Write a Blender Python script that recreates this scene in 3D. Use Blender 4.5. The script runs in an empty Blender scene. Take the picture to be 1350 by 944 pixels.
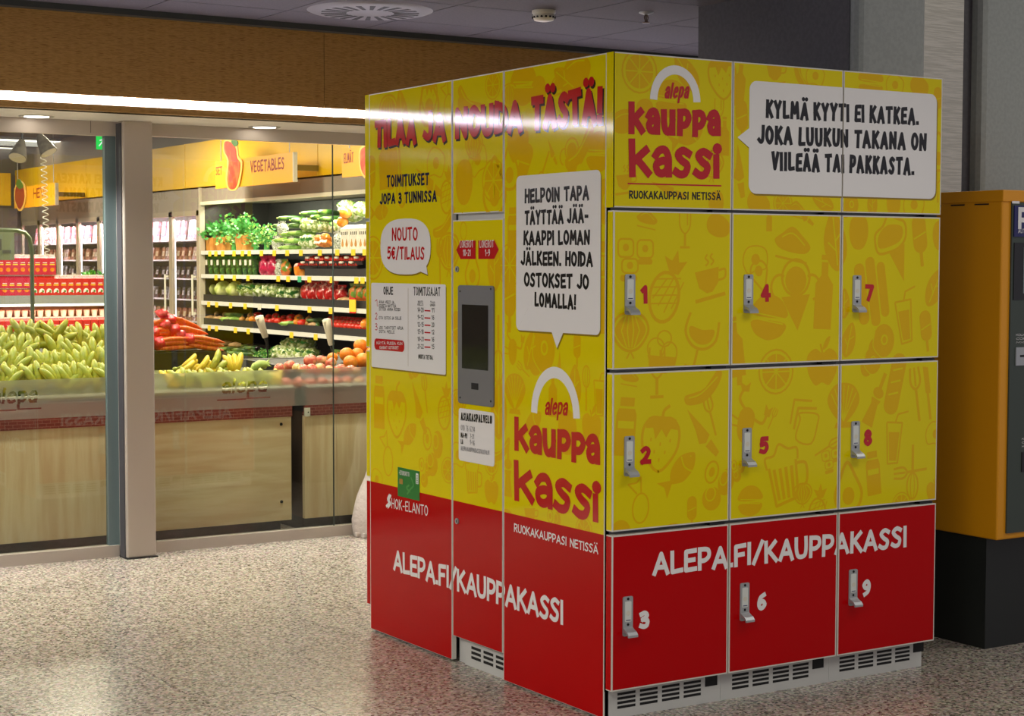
import bpy, bmesh, math, random
from mathutils import Vector, Matrix
random.seed(7)
SC = bpy.context.scene
COL = SC.collection
R = math.radians
PI = math.pi
# ------------------------------------------------------------------ camera, world, exposure, lights
W, H = 1350, 944
FPX, YAW, PITCH, ROLL = 2275.3, .56312, -.05473, .00173
CAM = Vector((-3.1737, -4.4717, 1.4663))
_sy, _cy, _sp, _cp, _sr, _cr = math.sin(YAW), math.cos(YAW), math.sin(PITCH), math.cos(PITCH), math.sin(ROLL), math.cos(ROLL)
FWD = Vector((_sy*_cp, _cy*_cp, _sp)); _r0 = Vector((_cy, -_sy, 0)); _u0 = _r0.cross(FWD)
RGT = _r0*_cr + _u0*_sr; UPV = _u0*_cr - _r0*_sr
cd = bpy.data.cameras.new('camera'); cam = bpy.data.objects.new('camera', cd); COL.objects.link(cam)
cam.matrix_world = Matrix(((RGT.x, UPV.x, -FWD.x, CAM.x), (RGT.y, UPV.y, -FWD.y, CAM.y), (RGT.z, UPV.z, -FWD.z, CAM.z), (0, 0, 0, 1)))
cd.sensor_width = 36; cd.lens = FPX*36/W; cd.clip_start = .05; cd.clip_end = 100
SC.camera = cam
world = bpy.data.worlds.new('world'); SC.world = world; world.use_nodes = True
world.node_tree.nodes['Background'].inputs[0].default_value = (.95, .9, 1, 1)
world.node_tree.nodes['Background'].inputs[1].default_value = .42
SC.view_settings.view_transform = 'Standard'; SC.view_settings.look = 'None'
SC.view_settings.exposure = 0; SC.view_settings.gamma = 1

def area(name, loc, sx, sy, power, col, rot=(0, 0, 0)):
    l = bpy.data.lights.new(name, 'AREA'); l.shape = 'RECTANGLE'; l.size = sx; l.size_y = sy; l.energy = power; l.color = col
    o = bpy.data.objects.new(name, l); COL.objects.link(o); o.location = loc; o.rotation_euler = rot
    return o
WARM = (1, .86, .68); NEUT = (1, .96, .88)
area('hall_fill', (-2.6, -2.6, 2.58), 1.1, 1.1, 55, NEUT)  # unseen fill lamps added over the hall to brighten lockers, floor and column
area('hall_fill', (-3.4, 1.2, 2.58), 1.1, 1.1, 68, NEUT)
area('hall_fill', (.9, -1.9, 2.58), 1.1, 1.1, 20, NEUT)
area('hall_fill', (3.5, -1.2, 3.5), .6, .6, 22, NEUT)
area('hall_fill', (-5.6, -3.5, 2.58), 1.2, 1.2, 105, NEUT)
# shop ceiling light
for (x, y, p) in ((.8, 4.9, 100), (.9, 8.6, 150), (2.2, 6.6, 110), (2.0, 10.6, 120), (0, 12.5, 130), (1.5, 15, 120), (-1.5, 5.6, 120)):
    area('shop_light', (x, y, 2.86), 1.2, .5, p, WARM)

def at_plane(u, v, P, n):
    d = RGT*((u-W/2)/FPX) + UPV*((H/2-v)/FPX) + FWD
    P = Vector(P); n = Vector(n)
    return CAM + d*((P-CAM).dot(n)/d.dot(n))
def AY(u, v, y): return at_plane(u, v, (0, y, 0), (0, 1, 0))
def AX(u, v, x): return at_plane(u, v, (x, 0, 0), (1, 0, 0))
def AZ(u, v, z): return at_plane(u, v, (0, 0, z), (0, 0, 1))

# ------------------------------------------------------------------ materials
def lin(c):
    if isinstance(c, str): c = tuple(int(c[i:i+2], 16)/255 for i in (0, 2, 4))
    return tuple((x/12.92 if x <= .04045 else ((x+.055)/1.055)**2.4) for x in c)+(1,)
MATS = {}
def mat(name, c, rough=.5, metal=0, c2=None, scale=20, kind='noise', stretch=(1, 1, 1), bump=0, bscale=None, spec=.5, emis=0, lo=.4, hi=.6, coat=0, trans=0):
    if name in MATS: return MATS[name]
    m = bpy.data.materials.new(name); m.use_nodes = True; nt = m.node_tree; N = nt.nodes; L = nt.links
    b = N['Principled BSDF']
    b.inputs['Base Color'].default_value = lin(c); b.inputs['Roughness'].default_value = rough; b.inputs['Metallic'].default_value = metal
    b.inputs['Specular IOR Level'].default_value = spec; b.inputs['Coat Weight'].default_value = coat; b.inputs['Coat Roughness'].default_value = .1
    b.inputs['Transmission Weight'].default_value = trans
    tc = N.new('ShaderNodeTexCoord'); mp = N.new('ShaderNodeMapping'); L.new(tc.outputs['Object'], mp.inputs[0]); mp.inputs['Scale'].default_value = stretch
    def tex(sc, k):
        if k == 'voronoi':
            t = N.new('ShaderNodeTexVoronoi'); t.inputs['Scale'].default_value = sc; L.new(mp.outputs[0], t.inputs['Vector'])
            s = N.new('ShaderNodeSeparateColor'); L.new(t.outputs['Color'], s.inputs[0]); return s.outputs[0]
        t = N.new('ShaderNodeTexNoise'); t.inputs['Scale'].default_value = sc; t.inputs['Detail'].default_value = 4; L.new(mp.outputs[0], t.inputs['Vector']); return t.outputs['Fac']
    if c2 is not None:
        cs = [c]+(list(c2) if isinstance(c2, (list, tuple)) and not isinstance(c2[0], float) else [c2])
        rp = N.new('ShaderNodeValToRGB'); cr = rp.color_ramp
        cr.elements[0].position = lo; cr.elements[1].position = hi; cr.elements[0].color = lin(cs[0]); cr.elements[1].color = lin(cs[-1])
        for i, q in enumerate(cs[1:-1]):
            e = cr.elements.new(lo+(hi-lo)*(i+1)/(len(cs)-1)); e.color = lin(q)
        L.new(tex(scale, kind), rp.inputs[0]); L.new(rp.outputs[0], b.inputs['Base Color'])
    if bump:
        bp = N.new('ShaderNodeBump'); bp.inputs['Strength'].default_value = bump; bp.inputs['Distance'].default_value = .01
        L.new(tex(bscale or scale, 'noise'), bp.inputs['Height']); L.new(bp.outputs[0], b.inputs['Normal'])
    if emis:
        b.inputs['Emission Color'].default_value = lin(c); b.inputs['Emission Strength'].default_value = emis
    MATS[name] = m; return m
def glassmat(name, tint, ior=1.8):
    m = bpy.data.materials.new(name); m.use_nodes = True; nt = m.node_tree; N = nt.nodes; L = nt.links; N.clear()
    o = N.new('ShaderNodeOutputMaterial'); mx = N.new('ShaderNodeMixShader'); t = N.new('ShaderNodeBsdfTransparent'); g = N.new('ShaderNodeBsdfGlossy')
    t.inputs[0].default_value = lin(tint); g.inputs['Roughness'].default_value = 0; f = N.new('ShaderNodeFresnel'); f.inputs[0].default_value = ior
    ge = N.new('ShaderNodeNewGeometry'); s = N.new('ShaderNodeMath'); s.operation = 'SUBTRACT'; s.inputs[0].default_value = 1; L.new(ge.outputs['Backfacing'], s.inputs[1])
    mu = N.new('ShaderNodeMath'); mu.operation = 'MULTIPLY'; L.new(s.outputs[0], mu.inputs[0]); L.new(f.outputs[0], mu.inputs[1])
    L.new(mu.outputs[0], mx.inputs[0]); L.new(t.outputs[0], mx.inputs[1]); L.new(g.outputs[0], mx.inputs[2]); L.new(mx.outputs[0], o.inputs[0])
    return m
def frostmat():
    m = bpy.data.materials.new('frosted film'); m.use_nodes = True; nt = m.node_tree; N = nt.nodes; L = nt.links; N.clear()
    o = N.new('ShaderNodeOutputMaterial'); mx = N.new('ShaderNodeMixShader'); r = N.new('ShaderNodeBsdfRefraction'); d = N.new('ShaderNodeBsdfDiffuse'); 
    r.inputs['Color'].default_value = (.92, .92, .9, 1); r.inputs['Roughness'].default_value = .42; r.inputs['IOR'].default_value = 1.2
    d.inputs['Color'].default_value = (.8, .77, .7, 1); mx.inputs[0].default_value = .4
    L.new(r.outputs[0], mx.inputs[1]); L.new(d.outputs[0], mx.inputs[2]); L.new(mx.outputs[0], o.inputs[0]); return m
def emit(name, c, s):
    if name in MATS: return MATS[name]
    m = bpy.data.materials.new(name); m.use_nodes = True; N = m.node_tree.nodes; N.clear()
    o = N.new('ShaderNodeOutputMaterial'); e = N.new('ShaderNodeEmission'); e.inputs[0].default_value = lin(c); e.inputs[1].default_value = s
    m.node_tree.links.new(e.outputs[0], o.inputs[0]); MATS[name] = m; return m

YEL = mat('yellow print', 'e2d000', .07, spec=.2); DOO = mat('orange print', 'e0b400', .07, spec=.2); LINEY = YEL
RED = mat('red print', 'b80106', .1, spec=.14); REDT = mat('red letter', 'c00a16', .08); DRED = mat('dark letter shadow', '2a0614', .08)
WHT = mat('white print', 'eceae8', .1, spec=.4); BLK = mat('black letter', '0c0c0e', .25); SHA = mat('printed bubble edge', '8f7600', .2)
EDGE = mat('white edge band', 'dcd8cc', .35); CABW = mat('white cabinet laminate', 'c9c9c4', .4); GREYGAP = mat('grey gap lining', '77787a', .4, .3)
DARK = mat('dark gap', '0a0a0a', .7); ALU = mat('brushed aluminium', 'a9a6a0', .38, .75, c2='9a9792', scale=60, stretch=(.2, .2, 4))
ALUF = mat('grey painted frame', 'bfb5aa', .45, .2); TEAL = mat('teal grey edge', '6f8286', .4, .2); STEEL = mat('dull steel', 'a9acae', .35, .35)
LABW = mat('white label', 'd8dcd6', .4); GREENC = mat('green card', '0c7a2c', .3); OLIVE = mat('grey green panel', '39433b', .45)
MYEL = mat('machine yellow', 'e09600', .4); MBASE = mat('machine base', '161a18', .5); NAVY = mat('navy sign', '1c1c5e', .3); NAVT = mat('navy letter', '10103a', .1)
FASC = mat('oak veneer', '8d6428', .45, c2=['bf9350', '9c7434'], scale=8, stretch=(2.5, 1, 40), lo=.35, hi=.65)
WOODV = mat('pale birch vertical', 'd9b98a', .4, c2=['dfbf92', 'ecd4a8', 'dcb98a'], scale=4, stretch=(5, 1, .5), lo=.2, hi=.8)
WOODH = mat('pale birch horizontal', 'd9b98a', .4, c2=['dfbf92', 'ecd4a8', 'dcb98a'], scale=4, stretch=(.5, 1, 5), lo=.2, hi=.8)
BRICKM = mat('brick red strip', '6e2a22', .6, c2='7f352a', scale=30); MORT = mat('strip joint', '9a6a5a', .7)
CEILM = mat('ceiling tile grey', '5a545b', .8, c2='524d53', scale=90); CEILD = mat('ceiling joint dark', '2a2a2e', .8)
OFFW = mat('offwhite plastic', 'd5d2c2', .4); BLKP = mat('black plastic', '121214', .4); CREAM = mat('cream metal', 'bdb3a0', .4)

# ------------------------------------------------------------------ mesh builder
class MB:
    def __init__(s): s.v = []; s.f = []; s.m = []; s.mats = []; s.sm = []
    def mi(s, m):
        if m not in s.mats: s.mats.append(m)
        return s.mats.index(m)
    def poly(s, pts, m, smooth=False):
        b = len(s.v); s.v += [tuple(p) for p in pts]; s.f.append(tuple(range(b, b+len(pts)))); s.m.append(s.mi(m)); s.sm.append(smooth)
    def mesh(s, vs, fs, m, smooth=False):
        b = len(s.v); s.v += [tuple(p) for p in vs]; k = s.mi(m)
        for f in fs: s.f.append(tuple(b+i for i in f)); s.m.append(k); s.sm.append(smooth)
    def box(s, a, b, m, bev=0, front=None):
        x0, y0, z0 = a; x1, y1, z1 = b
        if x0 > x1: x0, x1 = x1, x0
        if y0 > y1: y0, y1 = y1, y0
        if z0 > z1: z0, z1 = z1, z0
        if bev:
            bm = bmesh.new(); bmesh.ops.create_cube(bm, size=1)
            for v in bm.verts: v.co = Vector((x0+(v.co.x+.5)*(x1-x0), y0+(v.co.y+.5)*(y1-y0), z0+(v.co.z+.5)*(z1-z0)))
            bmesh.ops.bevel(bm, geom=bm.edges[:], offset=bev, segments=2, affect='EDGES', profile=.5)
            bm.verts.index_update(); s.mesh([v.co.copy() for v in bm.verts], [[v.index for v in f.verts] for f in bm.faces], m); bm.free(); return
        V = [(x0, y0, z0), (x1, y0, z0), (x1, y1, z0), (x0, y1, z0), (x0, y0, z1), (x1, y0, z1), (x1, y1, z1), (x0, y1, z1)]
        s.mesh(V, [(0, 3, 2, 1), (4, 5, 6, 7), (0, 1, 5, 4), (1, 2, 6, 5), (2, 3, 7, 6), (3, 0, 4, 7)], m)
    def prism(s, pts, d, m, m2=None):       # planar outline pts (3-D), extruded by vector d
        n = len(pts); d = Vector(d); P = [Vector(p) for p in pts]; Q = [p+d for p in P]
        s.poly(P, m); s.poly(list(reversed(Q)), m)
        s.mesh(P+Q, [(i, i+n, (i+1) % n+n, (i+1) % n) for i in range(n)], m2 or m)
    def tube(s, pts, rad, m, n=8, cap=True, smooth=True):
        P = [Vector(p) for p in pts]; rs = rad if isinstance(rad, (list, tuple)) else [rad]*len(P); V = []; a = None
        for i, p in enumerate(P):
            t = (P[min(i+1, len(P)-1)]-P[max(i-1, 0)]).normalized()
            if a is None: a = t.orthogonal().normalized()
            a = (a-t*a.dot(t)).normalized(); b = t.cross(a)
            for k in range(n): V.append(p+(a*math.cos(2*PI*k/n)+b*math.sin(2*PI*k/n))*rs[i])
        F = [(i*n+k, i*n+(k+1) % n, (i+1)*n+(k+1) % n, (i+1)*n+k) for i in range(len(P)-1) for k in range(n)]
        s.mesh(V, F, m, smooth)
        if cap: s.mesh(V[:n], [tuple(reversed(range(n)))], m); s.mesh(V[-n:], [tuple(range(n))], m)
    def lathe(s, prof, c, m, n=16, axis='z', smooth=True, sq=(1, 1)):
        V = []; c = Vector(c)
        for r, h in prof:
            for k in range(n):
                x, y = r*math.cos(2*PI*k/n)*sq[0], r*math.sin(2*PI*k/n)*sq[1]
                V.append(c+(Vector((x, y, h)) if axis == 'z' else Vector((x, h, y)) if axis == 'y' else Vector((h, x, y))))
        F = [(i*n+k, i*n+(k+1) % n, (i+1)*n+(k+1) % n, (i+1)*n+k) for i in range(len(prof)-1) for k in range(n)]
        s.mesh(V, F, m, smooth)
        s.mesh(V[:n], [tuple(range(n))], m); s.mesh(V[-n:], [tuple(range(n))], m)
    def blob(s, c, r, m, amp=.1, freq=3, seed=0, n=14, k=9, sc=(1, 1, 1), fn=None):
        rnd = random.Random(seed); ph = [rnd.uniform(0, 6.3) for _ in range(6)]; V = []; c = Vector(c)
        for j in range(k+1):
            th = PI*j/k
            for i in range(n):
                a = 2*PI*i/n
                q = 1+amp*(math.sin(freq*a+ph[0]+th*2)*math.sin(th)+.6*math.sin(freq*1.7*th+ph[1]+a)*math.sin(th)+.4*math.sin(2*freq*a+ph[2])*math.sin(th)**2)
                if fn: q *= fn(a, th)
                V.append(c+Vector((r*q*math.sin(th)*math.cos(a)*sc[0], r*q*math.sin(th)*math.sin(a)*sc[1], r*q*math.cos(th)*sc[2])))
        s.mesh(V, [(j*n+i, (j+1)*n+i, (j+1)*n+(i+1) % n, j*n+(i+1) % n) for j in range(k) for i in range(n)], m, True)
    def data(s, name):
        me = bpy.data.meshes.new(name); me.from_pydata(s.v, [], s.f)
        for m in s.mats: me.materials.append(m)
        me.polygons.foreach_set('material_index', s.m); me.polygons.foreach_set('use_smooth', s.sm)
        me.update(); return me
    def build(s, name, parent=None, loc=None, label=None, **kw):
        if not s.f: return None
        o = bpy.data.objects.new(name, s.data(name)); COL.objects.link(o)
        if parent is not None: o.parent = parent
        if loc is not None: o.location = loc
        if label: o['label'] = label
        for k, v in kw.items(): o[k] = v
        return o
def bx(name, a, b, m, parent=None, bev=0, label=None, **kw):
    q = MB(); q.box(a, b, m, bev); return q.build(name, parent, None, label, **kw)
def thing(name, label, cat, group=None, loc=(0, 0, 0), rot=(0, 0, 0)):
    o = bpy.data.objects.new(name, None); COL.objects.link(o); o.location = loc; o.rotation_euler = rot; o.empty_display_size = .05
    return tag(o, label, cat, group)
def tag(o, label, cat, group=None):
    o['label'] = label; o['category'] = cat
    if group: o['group'] = group
    return o
def dup(src, loc=None, rot=None, scale=None, label=None, group=None):
    c = src.copy(); COL.objects.link(c)
    if loc is not None: c.location = loc
    if rot is not None: c.rotation_euler = rot
    if scale is not None: c.scale = scale
    if label: c['label'] = label
    if group: c['group'] = group
    for ch in src.children:
        d = ch.copy(); COL.objects.link(d); d.parent = c
        for g in ch.children:
            e = g.copy(); COL.objects.link(e); e.parent = d
    return c
ORD = ['first', 'second', 'third', 'fourth', 'fifth', 'sixth', 'seventh', 'eighth', 'ninth', 'tenth', 'eleventh', 'twelfth', 'thirteenth', 'fourteenth', 'fifteenth', 'sixteenth', 'seventeenth', 'eighteenth', 'nineteenth', 'twentieth', 'twenty-first', 'twenty-second']
def od(i): return ORD[i]+' from the left'

# ------------------------------------------------------------------ flat print on planes
class Face:                                  # a plane carrying print: local (s, z); n = outward normal
    def __init__(s, o, xd, n): s.o = Vector(o); s.x = Vector(xd); s.n = Vector(n); s.items = []
    def w(s, a, z, off=0): return s.o+s.x*a+Vector((0, 0, z))+s.n*off
    def pix(s, u, v):
        p = at_plane(u, v, s.o, s.n)-s.o; return (p.dot(s.x), p.z)
def clip(poly, r):
    for ax, lim, sg in ((0, r[0], 1), (0, r[1], -1), (1, r[2], 1), (1, r[3], -1)):
        out = []
        for i in range(len(poly)):
            a, b = poly[i-1], poly[i]; da, db = (a[ax]-lim)*sg, (b[ax]-lim)*sg
            if (da >= 0) != (db >= 0):
                t = da/(da-db); out.append((a[0]+(b[0]-a[0])*t, a[1]+(b[1]-a[1])*t))
            if db >= 0: out.append(b)
        poly = out
        if len(poly) < 3: return []
    return poly
def emit_print(face, name, items, rect, parent, base=.0006):
    q = MB(); k = 0
    for poly, m, lay in items:
        c = clip(poly, rect)
        c = [c[i] for i in range(len(c)) if math.hypot(c[i][0]-c[i-1][0], c[i][1]-c[i-1][1]) > 2e-5]
        if len(c) < 3: continue
        k += 1; ar = sum(c[i-1][0]*c[i][1]-c[i][0]*c[i-1][1] for i in range(len(c)))
        if abs(ar) < 4e-8: continue
        if (ar > 0) != (face.x.cross(Vector((0, 0, 1))).dot(face.n) > 0): c = c[::-1]
        q.poly([face.w(a, z, base+lay*.0003+(k % 61)*2e-6) for a, z in c], m)
    o = q.build(name, parent)
    if o and name == 'food_print': o['kind'] = 'stuff'
    return o
def catmull(P, closed=False, n=5):
    out = []; N = len(P)
    for i in range(N if closed else N-1):
        p0, p1, p2, p3 = (P[(i-1) % N] if closed or i > 0 else P[0]), P[i], P[(i+1) % N], (P[(i+2) % N] if closed or i+2 < N else P[-1])
        for j in range(n):
            t = j/n; out.append(tuple(.5*((2*p1[k])+(-p0[k]+p2[k])*t+(2*p0[k]-5*p1[k]+4*p2[k]-p3[k])*t*t+(-p0[k]+3*p1[k]-3*p2[k]+p3[k])*t**3) for k in (0, 1)))
    if not closed: out.append(P[-1])
    return out
def stroke(P, w, closed=False, ext=True, joins=True, taper=0):
    out = []; n = len(P); h = w/2
    segs = [(P[i], P[(i+1) % n]) for i in range(n if closed else n-1)]
    for i, (a, b) in enumerate(segs):
        dx, dy = b[0]-a[0], b[1]-a[1]; l = math.hypot(dx, dy)
        if l < 1e-9: continue
        dx /= l; dy /= l
        e0 = h if ext and not closed and i == 0 else 0; e1 = h if ext and not closed and i == len(segs)-1 else 0
        ha = h*(1-taper*i/max(1, len(segs))); hb = h*(1-taper*(i+1)/max(1, len(segs)))
        A = (a[0]-dx*e0, a[1]-dy*e0); B = (b[0]+dx*e1, b[1]+dy*e1)
        out.append([(A[0]+dy*ha, A[1]-dx*ha), (B[0]+dy*hb, B[1]-dx*hb), (B[0]-dy*hb, B[1]+dx*hb), (A[0]-dy*ha, A[1]+dx*ha)])
        if joins and (i > 0 or closed): out.append([(a[0]+ha*math.cos(k*PI/4), a[1]+ha*math.sin(k*PI/4)) for k in range(8)])
    return out
def ell(cx, cy, rx, ry, n=20, a0=0, a1=360): 
    full = a1-a0 >= 360
    return [(cx+rx*math.cos(R(a0+(a1-a0)*i/(n if full else n-1))), cy+ry*math.sin(R(a0+(a1-a0)*i/(n if full else n-1)))) for i in range(n)]
# glyphs: list of strokes; 'c' smooth open, 'o' closed smooth, 'l' straight. cap height 1
C_ = 'c'; L_ = 'l'; O_ = 'o'
G = {
 'A': (.62, [(L_, [(0, 0), (.3, 1), (.62, 0)]), (L_, [(.14, .3), (.48, .3)])]),
 'B': (.5, [(L_, [(0, 0), (0, 1)]), (C_, [(0, 1), (.38, .93), (.36, .6), (0, .52)]), (C_, [(0, .52), (.5, .42), (.46, .05), (0, 0)])]),
 'C': (.5, [(C_, [(.5, .86), (.3, 1), (.04, .75), (.02, .3), (.25, 0), (.5, .14)])]),
 'D': (.52, [(L_, [(0, 0), (0, 1)]), (C_, [(0, 1), (.42, .85), (.52, .45), (.36, .1), (0, 0)])]),
 'E': (.44, [(L_, [(.44, 1), (0, .97), (0, 0), (.46, .03)]), (L_, [(0, .5), (.38, .52)])]),
 'F': (.42, [(L_, [(0, 0), (0, .97), (.44, 1)]), (L_, [(0, .5), (.36, .53)])]),
 'G': (.54, [(C_, [(.5, .88), (.28, 1), (.03, .75), (.02, .28), (.25, 0), (.52, .1)]), (L_, [(.52, .1), (.52, .45), (.3, .45)])]),
 'H': (.5, [(L_, [(0, 0), (0, 1)]), (L_, [(.5, 0), (.5, 1)]), (L_, [(0, .5), (.5, .5)])]),
 'I': (.02, [(L_, [(0.01, 0), (0.01, 1)])]),
 'J': (.4, [(C_, [(.4, 1), (.4, .5), (.36, .12), (.2, 0), (0, .14)])]),
 'K': (.5, [(L_, [(0, 0), (0, 1)]), (L_, [(.47, 1), (.03, .45)]), (L_, [(.14, .56), (.52, 0)])]),
 'L': (.42, [(L_, [(0, 1), (0, 0), (.44, .04)])]),
 'M': (.72, [(L_, [(0, 0), (.08, 1), (.36, .3), (.64, 1), (.74, 0)])]),
 'N': (.54, [(L_, [(0, 0), (0, 1), (.52, 0), (.54, 1)])]),
 'O': (.56, [(O_, [(.28, 1), (.05, .78), (.02, .3), (.27, 0), (.5, .2), (.56, .66)])]),
 'P': (.46, [(L_, [(0, 0), (0, 1)]), (C_, [(0, 1), (.4, .95), (.46, .62), (.26, .4), (0, .4)])]),
 'R': (.5, [(L_, [(0, 0), (0, 1)]), (C_, [(0, 1), (.4, .95), (.44, .65), (.24, .46), (0, .45)]), (L_, [(.15, .45), (.5, 0)])]),
 'S': (.48, [(C_, [(.46, .9), (.26, 1), (.05, .8), (.2, .56), (.42, .36), (.36, .06), (.16, 0), (0, .1)])]),
 'T': (.54, [(L_, [(0, .97), (.54, 1)]), (L_, [(.27, .97), (.27, 0)])]),
 'U': (.52, [(C_, [(0, 1), (0, .45), (.08, .08), (.27, 0), (.46, .1), (.52, .5), (.52, 1)])]),
 'V': (.58, [(L_, [(0, 1), (.28, 0), (.58, 1)])]),
 'Y': (.56, [(L_, [(0, 1), (.28, .48), (.56, 1)]), (L_, [(.28, .48), (.26, 0)])]),
 '.': (.02, [(L_, [(0, .0), (.02, .0)])]), '-': (.3, [(L_, [(0, .42), (.3, .42)])]), '/': (.4, [(L_, [(0, -.05), (.4, 1.05)])]),
 '!': (.06, [(L_, [(.05, 1), (.03, .36)]), (L_, [(0.02, 0), (.03, .0)])]), '€': (.5, [(C_, [(.5, .9), (.3, 1), (.12, .75), (.1, .3), (.3, 0), (.5, .12)]), (L_, [(0, .6), (.4, .6)]), (L_, [(0, .38), (.38, .38)])]),
 '0': (.5, [(O_, [(.25, 1), (.03, .75), (.02, .3), (.24, 0), (.48, .25), (.48, .7)])]),
 '1': (.2, [(L_, [(0, .78), (.18, 1), (.2, 0)])]),
 '2': (.46, [(C_, [(.02, .84), (.24, 1), (.44, .78), (.3, .4), (0, .02)]), (L_, [(0, .02), (.48, .02)])]),
 '3': (.44, [(C_, [(.02, .92), (.26, 1), (.42, .78), (.14, .54)]), (C_, [(.14, .54), (.44, .42), (.4, .08), (.2, 0), (0, .08)])]),
 '4': (.48, [(L_, [(.36, 0), (.34, 1), (0, .3), (.5, .32)])]),
 '5': (.44, [(L_, [(.42, 1), (.06, 1), (.04, .55)]), (C_, [(.04, .55), (.34, .62), (.44, .3), (.26, 0), (0, .06)])]),
 '6': (.46, [(C_, [(.4, 1), (.12, .8), (.01, .35), (.08, .06), (.26, 0), (.46, .26), (.3, .52), (.05, .4)])]),
 '7': (.44, [(L_, [(0, 1), (.46, .98), (.14, 0)])]),
 '8': (.44, [(O_, [(.22, 1), (.04, .78), (.2, .54), (.4, .78)]), (O_, [(.22, .52), (0, .25), (.22, 0), (.44, .25)])]),
 '9': (.44, [(C_, [(.08, 0), (.34, .2), (.44, .65), (.36, .94), (.2, 1), (0, .74), (.16, .48), (.4, .58)])]),
 # rounded lower-case of the logos (x height .78)
 'k': (.52, [(L_, [(0, 0), (-.02, 1)]), (L_, [(.46, .76), (.06, .4)]), (L_, [(.2, .42), (.54, .02)])]),
 'a': (.46, [(C_, [(.02, .6), (.14, .76), (.34, .78), (.46, .55), (.47, .3)]), (L_, [(.47, .3), (.47, 0)]), (O_, [(.26, .42), (.04, .3), (.08, .06), (.26, 0), (.42, .14), (.42, .36)])]),
 'u': (.46, [(C_, [(0, .76), (.02, .3), (.1, .04), (.26, .0), (.42, .18), (.46, .4)]), (L_, [(.46, .76), (.46, 0)])]),
 'p': (.46, [(L_, [(.02, .76), (0.02, -.04)]), (C_, [(.02, .76), (.34, .78), (.48, .54), (.32, .28), (.04, .26)])]),
 's': (.44, [(C_, [(.44, .68), (.24, .78), (.06, .64), (.2, .44), (.4, .28), (.32, .02), (.14, -.02), (0, .06)])]),
 'i': (.04, [(L_, [(.02, 0), (.02, .56)]), (O_, [(.0, .88), (.06, .94), (.12, .88), (.06, .82)])]),
 'l': (.02, [(L_, [(0, 0), (0, 1.08)])]),
 'e': (.46, [(C_, [(.04, .4), (.44, .46), (.42, .68), (.24, .78), (.04, .58), (.02, .2), (.2, 0), (.44, .1)])]),
 'q': (.46, [(L_, [(.02, .76), (0.02, -.38)]), (C_, [(.02, .76), (.34, .78), (.48, .5), (.36, .1), (.04, .06)])]),
}
def text(items, s, p0, p1, h, th, m, lay=2, shear=0, jit=0, lead=.09, seed=1, dx=0, dz=0, glyphw=1):
    """letters along the baseline p0-p1 on a face, cap height h, stroke th (fractions of h)"""
    rnd = random.Random(seed); L = math.hypot(p1[0]-p0[0], p1[1]-p0[1])/h; ux = ((p1[0]-p0[0])/(L*h), (p1[1]-p0[1])/(L*h))
    if L < .01: return
    tot = 0; fix = 0
    for ch in s:
        if ch == ' ': tot += .5; continue
        b = {'Ä': 'A', 'Ö': 'O'}.get(ch, ch); tot += G[b][0]; fix += th+lead
    fix -= lead; k = (L-fix)/tot; x = 0
    if k < .35: th *= .8; k = (L-fix*.8)/tot; lead *= .8
    for ch in s:
        if ch == ' ': x += .5*k; continue
        b = {'Ä': 'A', 'Ö': 'O'}.get(ch, ch); w, st = G[b]; r = rnd.uniform(-jit, jit); oy = rnd.uniform(-jit, jit)*.6; st = list(st)
        for kind, P in st:
            Q = [(p[0]*k, th/2+p[1]*(1-th)) for p in P]
            if kind == 'c': Q = catmull(Q, False, 4)
            if kind == 'o': Q = catmull(Q, True, 4)
            for poly in stroke(Q, th, kind == 'o', True):
                items.append((_tp(poly, x+th/2, oy, r, shear, h, p0, ux, dx, dz), m, lay))
        if ch in 'ÄÖ':
            for ox in (.13, .49):
                items.append((_tp(ell(ox*k, 1.15, th*.55, th*.55, 10), x+th/2, oy, r, shear, h, p0, ux, dx, dz), m, lay))
        x += w*k+th+lead
def _tp(poly, x, oy, r, shear, h, p0, ux, dx, dz):
    out = []
    for a, b in poly:
        a2 = a-b*r+b*shear+x; b2 = b+a*r+oy
        out.append((p0[0]+h*(a2*ux[0])+dx, p0[1]+h*(b2+a2*ux[1])+dz))
    return out
def fan(items, P, m, lay):
    cx = sum(p[0] for p in P)/len(P); cy = sum(p[1] for p in P)/len(P)
    for i in range(len(P)): items.append(([P[i-1], P[i], (cx, cy)], m, lay))
def rrect(x0, x1, z0, z1, r, n=6):
    out = []
    for cx, cy, a in ((x1-r, z1-r, 0), (x0+r, z1-r, 90), (x0+r, z0+r, 180), (x1-r, z0+r, 270)):
        out += ell(cx, cy, r, r, n, a, a+90)
    return out
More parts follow.
